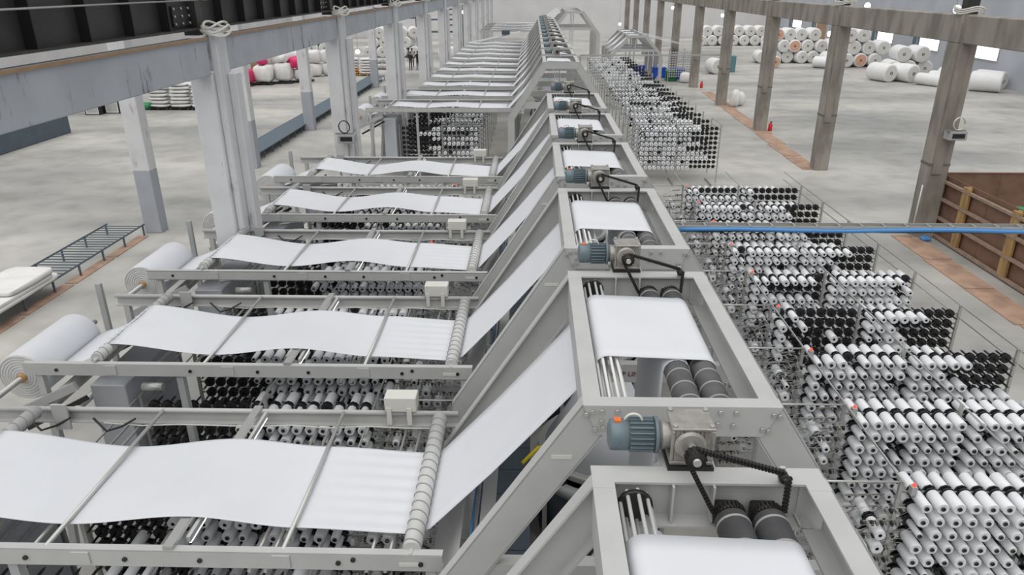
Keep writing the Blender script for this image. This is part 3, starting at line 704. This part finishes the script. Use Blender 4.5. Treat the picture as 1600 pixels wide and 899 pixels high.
def bobbin_mass(sel, name, label):
    seg = 9; tv, tf = [], []
    th = np.linspace(0, 2*np.pi, seg, endpoint=False); c, s = np.cos(th), np.sin(th)
    V, Fq, Ft, n = [], [], [], 0
    A = np.arange(seg); B = (A+1) % seg
    for i in sel:
        x, y, z, f, v, key, r, ci, sec = SEATS[i]; R = RAD[v]; yf, yb = y+f*LB/2, y-f*LB/2
        V.append(np.concatenate([np.stack([x+R*c, np.full(seg, yf), z+R*s], 1), np.stack([x+R*c, np.full(seg, yb), z+R*s], 1),
              np.stack([x+.021*c, np.full(seg, yf), z+.021*s], 1), np.stack([x+.021*c, np.full(seg, yf-f*.06), z+.021*s], 1)]))
        if f < 0: q = [np.stack([A, B, B+seg, A+seg], 1), np.stack([A, A+2*seg, B+2*seg, B], 1), np.stack([A+2*seg, A+3*seg, B+3*seg, B+2*seg], 1)]
        else: q = [np.stack([B, A, A+seg, B+seg], 1), np.stack([A, B, B+2*seg, A+2*seg], 1), np.stack([A+2*seg, B+2*seg, B+3*seg, A+3*seg], 1)]
        Fq.append(np.concatenate(q)+n); n += 4*seg
    V = np.concatenate(V); Fq = np.concatenate(Fq)
    me = bpy.data.meshes.new(name); me.vertices.add(len(V)); me.vertices.foreach_set('co', V.ravel())
    nf = len(Fq); me.loops.add(nf*4); me.loops.foreach_set('vertex_index', Fq.ravel()); me.polygons.add(nf)
    me.polygons.foreach_set('loop_start', np.arange(0, nf*4, 4)); me.polygons.foreach_set('loop_total', np.full(nf, 4))
    me.materials.append(YARN); me.materials.append(CORE)
    pat = np.concatenate([np.zeros(2*seg, int), np.ones(seg, int)]); me.polygons.foreach_set('material_index', np.tile(pat, len(sel)))
    sm = np.concatenate([np.ones(seg, bool), np.zeros(2*seg, bool)]); me.polygons.foreach_set('use_smooth', np.tile(sm, len(sel)))
    me.update(calc_edges=True); me.validate()
    o = bpy.data.objects.new(name, me); C.objects.link(o); tag(o, label, 'bobbins', None, 'stuff'); return o
bobbin_mass([i for i in range(len(SEATS)) if i not in SOLO], 'bobbins', 'thousands of small white yarn bobbins filling the creels along both loom rows')

# ------------------------------------------------------------------ cable tray, bin, floor strips
t = tag(empty('cable_tray', (1.95, 9.42, 3.86)), 'long grey cable tray with blue hose crossing above the right creels', 'cable tray')
MB().box(0, 9.4, 0, .16, -.01, 0).build('tray_floor', GUIDE, t)
for y in (0, .15): MB().box(0, 9.4, y, y+.01, -.01, .06).build('tray_side', STEEL, t)
rg = MB().box(-.01, .01, 0, .16, .05, .058).build('rung', STEEL, t); rg.location.x = .1
for k in range(1, 31): mesh_copy(rg, 'rung', t, (.1+.3*k, 0, 0))
MB().tube([(.4*k, -.02, .01+.012*math.sin(k*.9)) for k in range(24)], .026, 8).build('blue_hose', BLUEH, t)
MB().tube([(.4*k, .05, -.03-.006*math.sin(k*1.9)) for k in range(24)], .014, 6).build('cable', BLACK, t)
MB().bar((9.3, .08, 0), (9.3, .08, -3.86), .06, .06, up=(1, 0, 0)).build('support_post', STEEL, t)
b = tag(empty('plywood_bin', (11.9, 12.0, 0)), 'open brown plywood bin with pine studs beside the nearest right-hand column', 'bin')
for k in range(4):
    y0 = 2.22*k; MB().box(0, .02, y0+.01, y0+2.21, .03, 1.82).build('side_panel', PLYB, b)
    MB().box(-.12, -.06, y0+.7, y0+1.02, .03, 1.78).build('stud', PINE, b); MB().box(-.06, .0, y0+.78, y0+.94, .03, 1.80).build('stud', PINE, b)
for z in (.08, .62, 1.16, 1.66): MB().bar((-.09, 0.0, z), (-.09, 8.88, z), .09, .07).build('rail', RAILW, b)
for k in range(5): MB().box(1.6*k+.005, 1.6*k+1.595, 8.9, 8.92, .03, 1.84).build('back_panel', PLYB, b)
MB().box(0, 8, 8.88, 8.94, 1.84, 1.87).build('top_rail', PLYB, b)
MB().box(0, 8, .0, 8.9, .005, .03).build('bin_floor', PLYB, b)
tag(MB().lathe((13.4, 19.6, .03), (0, 0, 1), [(.25, 0), (.3, .9), (.22, 1.1), (.1, 1.2)], 12).build('green_sack', GREEN), 'green sack standing inside the plywood bin', 'sack')
tag(MB().box(11.3, 11.55, 20.2, 20.45, .0, .12).build('blue_rag', BLUEH, None, .04), 'blue rag on the floor beside the bin corner', 'rag')
k = 0
for y0, n, xo in ((12.6, 4, 10.62), (29.0, 9, 10.85)):
    for q in range(n):
        L = 2.05 if y0 < 20 else 2.5; xx = xo+random.uniform(-.06, .06)+ (0 if y0 < 20 else .09*q)
        o = MB().box(xx, xx+.74, 0, L-.04, .0, .018).build('plywood_strip', PLYL); o.location = (0, y0+q*L, .002)
        tag(o, ('plywood strip on the floor beside the bin, %s from the camera' if y0 < 20 else 'plywood strip on the floor beyond the second right column, %s in line') % ORD[q], 'plywood strip', 'plywood strips on the floor'); k += 1
# ------------------------------------------------------------------ left benches
def bench(y0, y1, dense, label):
    t = tag(empty('slatted_bench', (-12.18, y0, 0)), label, 'bench'); L = y1-y0
    for x in (-.58, .55): MB().box(x, x+.03, 0, L, .30, .34).build('side_rail', BENCHM, t)
    lg = MB().box(-.02, .02, -.02, .02, 0, .30).build('leg', BENCHM, t); lg.location = (-.56, .1, 0)
    n = int(L/1.1)
    for k in range(n+1):
        for x in (-.56, .56):
            if k or x > 0: mesh_copy(lg, 'leg', t, (x, .1+(L-.2)*k/n, 0))
    if dense: MB().box(-.55, .55, 0, L, .315, .335).build('deck_sheet', BENCHM, t)
    else:
        sl = MB().box(-.55, .55, -.018, .018, .305, .325).build('slat', BENCHM, t); sl.location.y = .1
        for k in range(1, int(L/.2)): mesh_copy(sl, 'slat', t, (0, .1+.2*k, 0))
bench(12.6, 20.5, False, 'dark slatted steel bench on the floor left of the near walkways')
bench(29.8, 58.5, True, 'long dark blue-grey deck bench beside the left outer columns')
for k in range(4):
    o = MB().box(-11.75, -11.45, 12.8+1.9*k, 14.6+1.9*k, .0, .02).build('floor_plank', PLYL); tag(o, 'pale plank on the floor under the slatted bench, %s from the camera' % ORD[k], 'plank', 'planks under the slatted bench')
def sack_mesh(sx, sy, sz, seed, n=10, p=3.0, noise=.08):
    r = random.Random(seed); vs, fs = [], []; ph = [r.uniform(0, 6) for _ in range(6)]
    for i in range(n+1):
        th = math.pi*i/n
        for j in range(2*n):
            f = math.pi*j/n; d = [math.sin(th)*math.cos(f), math.sin(th)*math.sin(f), math.cos(th)]
            q = [math.copysign(abs(v)**(2/p), v) for v in d]
            k = 1+noise*(math.sin(3*f+ph[0])*math.sin(2*th+ph[1])+.6*math.sin(5*f+ph[2]+3*th))
            vs.append((q[0]*sx/2*k, q[1]*sy/2*k, q[2]*sz/2*(1+.5*noise*math.sin(2*f+ph[3]))))
    for i in range(n):
        for j in range(2*n): fs.append((i*2*n+j, (i+1)*2*n+j, (i+1)*2*n+(j+1) % (2*n), i*2*n+(j+1) % (2*n)))
    mb = MB(); mb.add(vs, fs, 0, True); return mb
def sack(name, loc, size, mtl, label, cat, group=None, seed=None, rz=0, noise=.06, p=3.):
    o = sack_mesh(*size, seed if seed is not None else random.randint(0, 9999), noise=noise, p=p).build(name, mtl); o.location = (loc[0], loc[1], loc[2]+size[2]/2*1.03); o.rotation_euler.z = rz
    return tag(o, label, cat, group)
for k, (y, L, z, n) in enumerate(((15.0, 2.6, .34, .012), (14.9, 2.3, .43, .02), (15.3, 1.6, .54, .03))):
    sack('folded_sheet', (-12.15+.04*k, y, z), (1.25-.08*k, L, .10 if k < 2 else .12), BAGW, ('wide white folded fabric lying on the slatted bench, bottom layer', 'white folded fabric on the slatted bench, middle layer', 'short white folded fabric heap on top of the bench pile')[k], 'folded fabric', 'folded fabric on the bench', 40+k, 0, n, 9)
# ------------------------------------------------------------------ left background stores
def pallet(x, y, w, d, label, g):
    t = tag(empty('pallet', (x, y, 0)), label, 'pallet', g)
    for k in range(5): MB().box(-w/2, w/2, -d/2+d*k/5, -d/2+d*k/5+d*.15, .10, .13).build('deck_board', PALLET, t)
    for k in (-1, 0, 1): MB().box(k*w*.42-.05, k*w*.42+.05, -d/2, d/2, 0, .10).build('runner', PALLET, t)
tag(MB().box(-29, -23.5, 18, 36.6, 0, .86).build('low_slate_wall', SLATEB, None, .03), 'low dark blue-grey block wall at the far left', 'low wall')
for k, x in enumerate((-22.4, -21.1, -19.8)):
    pallet(x, 44.2, 1.25, 1.2, 'black pallet under white sacks, %s from the left wall' % ORD[k], 'black pallets by the left store')
    for l in range(7):
        sack('white_sack', (x+random.uniform(-.06, .06), 44.1, .14+.205*l), (1.22, 1.0, .2), BAGW, 'white sack, %s up on the %s black pallet from the left' % (ORD[l], ORD[k]), 'sack', 'white sacks stacked on black pallets', rz=random.uniform(-.05, .05))
tag(MB().cyl((-18.95, 44.2, 0), (-18.95, 44.2, 1.7), .22, 14).build('blue_drum', BLUEH), 'tall blue drum beside the stacked white sacks', 'drum')
for k, x in enumerate((-25.4, -24.5)):
    t = tag(empty('white_cabinet', (x, 42.2+.5*k, 0)), ('white cabinet with dark frame behind the low slate wall, left one', 'white cabinet with dark frame behind the low slate wall, right one')[k], 'cabinet')
    MB().box(-.38, .38, -.3, .3, .05, 1.1).build('body', ROLLW, t); MB().box(-.42, -.38, -.32, .32, 0, 1.15).build('frame', BLACK, t); MB().box(.38, .42, -.32, .32, 0, 1.15).build('frame', BLACK, t); MB().box(-.3, .3, -.32, -.3, .15, 1.0).build('door', PAINT, t)
sack('green_sack', (-23.3, 44.0, 0), (.9, .8, .4), GREEN, 'green sack on the floor beside the stacked white sacks', 'sack')
for k in range(4):
    pallet(-21.2+1.22*k, 55.0+.75*k, 1.2, 1.3, 'black pallet under bulk bags, %s from the left' % ORD[k], 'black pallets under bulk bags')
big = [(-21.3, 55.0, 1.0, BAGP), (-20.1, 55.7, 1.25, BAGW), (-18.85, 56.5, 1.35, BAGW), (-17.6, 57.2, .85, BAGW)]
for k, (x, y, h, M_) in enumerate(big):
    sack('bulk_bag', (x, y, .14), (1.32, 1.15, h), M_, ('pink' if M_ is BAGP else 'white')+' bulk bag, %s from the left in the row beyond the columns' % ORD[k], 'bag', 'bulk bags on black pallets', noise=.10, p=4.2)
for k, (x, y, z, s_, M_) in enumerate([(-20.1, 55.6, 1.42, .62, BAGP), (-17.9, 57.0, 1.02, 1.2, BAGP), (-18.9, 56.4, 1.5, .9, BAGW)]):
    sack('bulk_bag', (x, y, z), (s_*1.2, s_, s_*.72), M_, ('small pink bag squeezed on top of a white bulk bag', 'large bright pink bag on top of the low white bulk bag', 'small white bag on top of the third bulk bag')[k], 'bag', noise=.13, p=2.6)
for k in range(5):
    for l in range(2): sack('bulk_bag', (-21.2+1.15*k, 58.9+.6*k, .02+1.02*l), (1.3, 1.1, 1.0), BAGW, 'white bulk bag in the back row, %s from the left, %s' % (ORD[k], ('on the floor', 'on top')[l]), 'bag', 'white bulk bags in the back row', noise=.10, p=4)
for k in range(3): tag(MB().box(-21.5+.05*k, -20.4+.04*k, 56.7, 57.5, .02+.55*k, .53+.55*k).build('cardboard_box', CARD, None, .01), 'brown cardboard box behind the pink bag, %s from the floor' % ORD[k], 'box', 'cardboard boxes')
def froll(x, y, z, r, L, ax, label, group, endm=None, endc=None):
    t = tag(empty('wrapped_roll', (x, y, z-r)), label, 'fabric roll', group); a = Vector((math.sin(ax), -math.cos(ax), 0))
    MB().lathe(Vector((0, 0, r))-a*L/2, a, [(r*.86, 0), (r*.97, .05), (r, .14), (r, L-.14), (r*.97, L-.05), (r*.86, L)], 22).build('wrap', ROLLW, t)
    MB().lathe(Vector((0, 0, r))+a*L/2, a, [(r*.84, -.02), (r*.8, .015), (r*.16, .02)], 20).build('end_face', endc or ROLLEND, t)
    MB().lathe(Vector((0, 0, r))+a*L/2, a, [(r*.16, -.1), (r*.16, .04), (r*.1, .04), (r*.1, -.05)], 12).build('core', CORE, t)
PINKE = mat('roll_end_orange', (.62, .36, .26), .7)
for row, n, z in ((0, 5, .55), (1, 4, 1.48), (2, 3, 2.4)):
    for k in range(n): froll(-22+1.12*k+.56*row, 70.5, z, .55, 1.6, random.uniform(-.3, .3), 'white wrapped roll, %s along the %s layer, left background pile' % (ORD[k], ORD[row]), 'rolls of the left background pile')
for row, n, z in ((0, 5, .55), (1, 4, 1.48), (2, 4, 2.4)):
    for k in range(n): froll(-16.6+1.12*k+.56*row, 77.5, z, .55, 1.6, random.uniform(-.3, .3), 'white wrapped roll behind the people, %s along the %s layer' % (ORD[k], ORD[row]), 'rolls piled behind the people')
for k, (x, c) in enumerate(((-14.9, 0), (-13.5, 1))):
    t = tag(empty('pallet', (x, 61.5, 0)), ('pine pallet under the orange-tipped sacks', 'pine pallet under the white sacks by the deck bench')[k], 'pallet'); MB().box(-.7, .7, -.6, .6, .09, .13).build('deck', PINE, t); [MB().box(a-.05, a+.05, -.6, .6, 0, .09).build('runner', PINE, t) for a in (-.6, 0, .6)]
    for l in range(6): sack('white_sack', (x, 61.5, .14+.21*l), (1.3, 1.1, .2), BAGW if (c or l > 1) else mat('bag_orange', (.75, .30, .05), .6), 'sack in the %s layer of the pile on the pine pallet, %s' % (ORD[l], 'left' if k == 0 else 'right'), 'sack', 'sacks piled on pine pallets')
for k in range(6): sack('grey_sack', (-13.6+.55*(k % 3), 66+.5*(k // 3), 0+.42*(k // 3)), (.8, .8, .45), mat('bag_grey', (.5, .49, .47), .7, var=.3, scale=3), 'grey sack, %s in the %s layer of the heap near the people' % (ORD[k % 3], ORD[k // 3]), 'sack', 'grey sacks heaped near the people')
def rack(x, y, label):
    t = tag(empty('storage_rack', (x, y, 0)), label, 'rack')
    for a in (0, 2.4, 4.8):
        for b in (0, 1.0): MB().box(a-.04, a+.04, b-.04, b+.04, 0, 4.6).build('upright', SLATEB, t)
    for z in (2.2, 3.4, 4.4): MB().box(0, 4.8, -.04, .04, z, z+.12).build('beam', SLATEB, t); MB().box(0, 4.8, .96, 1.04, z, z+.12).build('beam', SLATEB, t)
rack(-17.5, 84, 'tall dark storage rack behind the left background rolls'); rack(-12.2, 80, 'tall dark storage rack behind the people'); rack(-11.0, 93, 'tall dark storage rack far back between the white columns')
tag(sack_mesh(2.6, 1.6, 1.2, 5, p=5, noise=.02).build('covered_pile', BAGW), 'white covered pile on the floor behind the left inner columns', 'pile').location = (-8.0, 75, .62)
# ------------------------------------------------------------------ right background rolls
def pile(x0, y, counts, r, label, group, step=None):
    step = step or 2*r*1.02; z = r
    for row, n in enumerate(counts):
        for k in range(n):
            e = PINKE if random.random() < .06 else None
            froll(x0+step*(k+.5*row), y+random.uniform(-.25, .25), z, r, random.uniform(1.5, 2.0), random.uniform(-.15, .15), label % (ORD[k], ORD[row]), group, endc=e)
        z += r*1.74
pile(21.2, 71.5, (6, 6, 4), .56, 'white wrapped roll, %s along the %s layer of the big pile on the right', 'rolls in the big right pile')
pile(26.2, 68.0, (4, 4, 2), .6, 'white wrapped roll, %s along the %s layer of the pile below the windows', 'rolls in the window pile')
pile(28.5, 61.0, (3, 2), .62, 'white wrapped roll, %s along the %s layer of the low pile near the wall', 'rolls in the low pile')
pile(20.0, 92.0, (7, 6), .6, 'white wrapped roll, %s along the %s layer in the far corner', 'rolls in the far corner')
for k, (x, y, r, a, lab) in enumerate([(26.3, 57.6, .66, .35, 'large white roll lying alone in front of the pile, left'), (27.8, 57.3, .66, .35, 'large white roll lying beside the lone left one'), (28.6, 54.9, .42, .5, 'small white roll in front of the two large ones'), (29.5, 54.9, .5, .5, 'middle-sized white roll right of the small one'), (30.5, 55.5, .6, .6, 'white roll behind the nearest right-hand column'), (30.8, 51.8, .66, .9, 'white roll by the right wall, left of two'), (31.9, 53.3, .62, .5, 'white roll closest to the right wall'), (21.0, 67.6, .5, .2, 'roll with orange end at the left of the big right pile'), (25.4, 66.6, .48, .9, 'roll with orange end lying in front of the big right pile')]):
    froll(x, y, r, r, 1.9, a, lab, None, endc=PINKE if 'orange' in lab else None)
tag(MB().box(26.4, 27.3, 72.6, 72.7, .0, 4.1).build('brown_board', CARD), 'upright brown board behind the big right pile', 'board')
for k, (x, y) in enumerate(((12.15, 45.0), (12.6, 45.5))):
    sack('white_bundle', (x, y, 0), (.55, .6, 1.0 if k == 0 else .8), BAGW, ('tall white bundle leaning by the fourth right column', 'short white bundle beside the tall one')[k], 'bundle', noise=.14, p=2.4)
for k, (x, y) in enumerate(((12.0, 53.6), (12.0, 37.3))):
    t = tag(empty('fire_extinguisher', (x, y, 0)), 'red fire extinguisher at the foot of the %s right-hand column' % (ORD[4], ORD[2], ORD[1])[k], 'extinguisher')
    MB().lathe((0, 0, 0), (0, 0, 1), [(.09, 0), (.1, .03), (.1, .34), (.04, .4)], 12).build('cylinder', RED, t); MB().box(-.03, .06, -.02, .02, .4, .46).build('valve', BLACK, t)
def crate(x, y, M_, w, label):
    t = tag(empty('plastic_crate', (x, y, 0)), label, 'crate')
    mb = MB().box(-w, w, -.4, .4, .02, .06)
    for a in (-w, w-.04): mb.box(a, a+.04, -.4, .4, .06, .72)
    for a in (-.4, .36): mb.box(-w, w, a, a+.04, .06, .72)
    mb.build('crate_body', M_, t); MB().box(-w-.03, w+.03, -.43, .43, .72, .78).build('rim', M_, t)
crate(8.4, 61.2, BLUE, .6, 'blue crate under the small rear gantry'); crate(9.95, 59.8, BLUE, .5, 'blue crate at the right foot of the small rear gantry'); crate(11.25, 59.0, BLUE, .5, 'blue crate in front of the rear right creel'); crate(10.55, 57.8, GREEN, .4, 'green crate between the blue crates')
for k in range(2): sack('white_sack', (11.4+.75*k, 56.6+.5*k, 0), (.8, .7, .75), BAGW, ('white sack in front of the blue crates, left', 'white sack in front of the blue crates, right')[k], 'sack')
froll(14.9, 62.5, .62, .62, 1.2, .3, 'white roll on the floor beyond the fifth right column', None)
tag(MB().box(16.0, 16.9, 63.5, 64.2, 0, 1.3).build('teal_cabinet', mat('teal', (.10, .22, .26), .5), None, .03), 'teal cabinet beside the white roll beyond the columns', 'cabinet')
# ------------------------------------------------------------------ rear machines
def stretch(o, loc, sx, sz): o.location = loc; o.scale = (sx, 1, sz)
gp = make_gantry(False)
for k in range(3):
    o = gp if k == 0 else dup(gp); stretch(o, (7.8-GC*1.06, 57.5+2.6*k, 0), 1.06, .745); tag(o, '%s small grey gantry of the low machine at the right rear' % ORD[k], 'gantry', 'small rear gantries')
    o = dup(gp); stretch(o, (3.72-GC*1.27, 70+3*k, 0), 1.27, 1.04); tag(o, '%s tall grey gantry at the end of the hall' % ORD[k], 'gantry', 'tall end gantries')
wp = make_web(False, True); 
for k in range(3):
    o = wp if k == 0 else dup(wp); stretch(o, (3.72-GC*1.27, 70+3*k, 0), 1.27, 1.04); tag(o, '%s white fabric web in the tall end gantries' % ORD[k], 'fabric', 'webs of the tall end gantries')
    o = dup(wp); stretch(o, (7.8-GC*1.06, 57.5+2.6*k, 0), 1.06, .745); tag(o, '%s white fabric web in the small rear gantries' % ORD[k], 'fabric', 'webs of the small rear gantries')
    MB_ = MB().box(7.4, 12.6, 0, .9, 0, .01)
    q = MB().sheet([(8.0, 3.33), (9.5, 3.0), (12.4, 2.35)], 58.2+2.6*k, 59.1+2.6*k, 3, .01).build('pale_belt', FABRIC); tag(q, '%s pale belt sloping down to the right from the small rear gantry' % ORD[k], 'belt', 'pale sloping belts')
    w_ = make_walkway(False) if k == 0 else w_
for k in range(5):
    o = w_ if k == 0 else dup(w_); o.location = (.9, 72.3+3*k, 0); tag(o, '%s walkway frame left of the tall end gantries' % ORD[k], 'frame', 'walkway frames at the end of the hall')
    q = MB().sheet([(-5.0+.9, 2.85), (-2.8+.9, 2.92), (-.95+.9, 2.85), (.3, 2.9), (2.6, 4.45)], 73.0+3*k, 74.1+3*k, 2, .01).build('fabric_strip', FABRIC); tag(q, '%s white fabric strip left of the tall end gantries' % ORD[k], 'fabric', 'fabric strips at the end of the hall')
t = tag(empty('slanted_conveyor', (-3.5, 67, 0)), 'slanted white rail conveyor with dark drive between the far walkways', 'conveyor')
for y in (0, .8): MB().bar((-2.0, y, 2.1), (2.3, y+2.5, 2.85), .08, .08).build('rail', ROLLW, t)
MB().box(.7, 1.4, 1.2, 2.4, 2.7, 3.1).build('drive', SLATE, t, .05)
for x in (-1.8, 2.2): MB().box(x-.05, x+.05, .3, .4, 0, 2.1).build('leg', PAINTD, t)
t = tag(empty('rear_creel', (10.2, 57.2, 0)), 'grey creel full of bobbins right of the small rear gantry', 'creel')
for x in (0, 1.1, 2.2): MB().box(x-.03, x+.03, .0, .06, 0, 2.4).build('post', STEEL, t)
pg = MB()
for r in range(11):
    MB().box(0, 2.2, .02, .05, .4+.17*r, .42+.17*r).build('row_rail', GUIDE, t)
    for c in range(13): pg.lathe((.1+.165*c, .0, .41+.17*r), (0, -1, 0), [(.06, 0), (.06, .2), (.02, .21)], 7)
tag(pg.build('bobbins', mat('yarn_grey', (.45, .45, .46), .6), t), kind='stuff')
t = tag(empty('overhead_frame', (11.35, 46, 0)), 'blue-grey goalpost frame spanning from the fourth right column over the far creels', 'frame')
MB().box(-.05, .05, -.05, .05, 0, 2.95).build('post', SLATEB, t); MB().box(-8.5, .05, -.04, .04, 2.87, 2.95).build('beam', PAINTD, t); MB().box(-8.55, -8.45, -.05, .05, 0, 2.87).build('post', PAINTD, t)
for k, P in enumerate([(17.55, 46, 4.1), (16.93, 40, 5.82), (16.09, 30, 5.96), (16.96, 70, 4.21), (9.82, 88, 2.6), (14.24, 80, 4.57), (-12.05, 52, 2.63), (-6.3, 70, 4.54), (-5.6, 80, 4.75), (-5.4, 90, 4.95)]):
    t = tag(empty('hall_lamp', P), ('white hall lamp, %s from the camera among the right bays' % ORD[k]) if k < 6 else ('white hall lamp, %s from the camera among the left columns' % ORD[k-6]), 'lamp', 'glowing hall lamps')
    MB().lathe((0, 0, 0), (0, -1, 0), [(.16, 0), (.14, .05), (.05, .07)], 14).build('lens', LAMPM, t); MB().lathe((0, 0, 0), (0, 1, 0), [(.18, -.03), (.18, .05), (.1, .14)], 14).build('housing', PAINTD, t)
    MB().cyl((0, .08, .1), (0, .08, 9-P[2]), .012, 6).build('hanger', STEEL, t)
tag(MB().lathe((.35, 13.2, 1.5), (0, 0, 1), [(.02, 0), (.1, .1), (.13, .5), (.05, .75)], 10).build('blue_cloth', BLUE), 'blue cloth hanging beside the third gantry leg', 'cloth').location = (-.45, .6, .6)
# ------------------------------------------------------------------ people
def person(x, y, h, rz, shirt, trou, label, armout):
    k = h/1.7
    J = {'pel': (0,0,.92), 'sp': (0,0,1.15), 'ch': (0,0,1.35), 'nk': (0,0,1.47), 'hd': (0,.01,1.58), 'ht': (0,.0,1.66)}
    R = {'pel': (.15,.10), 'sp': (.14,.10), 'ch': (.17,.11), 'nk': (.055,.055), 'hd': (.08,.095), 'ht': (.06,.07)}
    E_ = [('pel','sp'),('sp','ch'),('ch','nk'),('nk','hd'),('hd','ht')]
    for s, n in ((-1, 'l'), (1, 'r')):
        J.update({n+'hip': (.09*s,0,.86), n+'kn': (.10*s,.02,.48), n+'an': (.11*s,0,.09), n+'to': (.12*s,.16,.04)})
        R.update({n+'hip': (.085,.085), n+'kn': (.06,.06), n+'an': (.042,.042), n+'to': (.035,.03)}); E_ += [('pel',n+'hip'),(n+'hip',n+'kn'),(n+'kn',n+'an'),(n+'an',n+'to')]
        out = armout and s > 0
        J.update({n+'sh': (.19*s,0,1.38), n+'el': ((.36 if out else .24)*s,.05 if out else 0,1.12), n+'wr': ((.5 if out else .25)*s,.2 if out else .06,1.05 if out else .88), n+'ha': ((.56 if out else .25)*s,.26 if out else .1,1.03 if out else .8)})
        R.update({n+'sh': (.06,.06), n+'el': (.045,.045), n+'wr': (.032,.032), n+'ha': (.03,.04)}); E_ += [('ch',n+'sh'),(n+'sh',n+'el'),(n+'el',n+'wr'),(n+'wr',n+'ha')]
    names = list(J); me = bpy.data.meshes.new('p'); me.from_pydata([Vector(J[n])*k for n in names], [(names.index(a), names.index(b)) for a, b in E_], [])
    o = bpy.data.objects.new('p', me); C.objects.link(o); o.modifiers.new('s', 'SKIN'); o.modifiers.new('u', 'SUBSURF').levels = 1
    for i, n in enumerate(names):
        sv = me.skin_vertices[0].data[i]; sv.radius = (R[n][0]*k, R[n][1]*k); sv.use_root = (n == 'pel')
    m2 = bpy.data.meshes.new_from_object(o.evaluated_get(bpy.context.evaluated_depsgraph_get())); bpy.data.objects.remove(o)
    b = bpy.data.objects.new('person', m2); C.objects.link(b); m2.materials.clear()
    for M_ in (SKIN, shirt, trou, BLACK): m2.materials.append(M_)
    for p in m2.polygons:
        z = p.center.z/k; xx = abs(p.center.x)/k; p.use_smooth = True
        p.material_index = 3 if z < .1 else 2 if (z < .93 and xx < .2) else 0 if (z > 1.46 or (xx > .2 and z < 1.08)) else 1
    sack_h = sack_mesh(.19*k, .22*k, .16*k, 3, p=2, noise=.01).build('hair', HAIR, b); sack_h.location = (0, -.02*k, 1.645*k)
    b.location = (x, y, 0); b.rotation_euler.z = rz; tag(b, label, 'person')
person(-10.55, 65.0, 1.55, 2.9, SHIRTD, JEANS, 'person in dark top and blue trousers standing with arms down, nearest of three', False)
person(-9.95, 65.2, 1.58, 2.6, SHIRTD, TROUD, 'person in all dark clothes reaching one arm to the right', True)
person(-10.75, 67.2, 1.66, .2, SHIRTG, TROUD, 'person in grey shirt standing behind the other two', False)
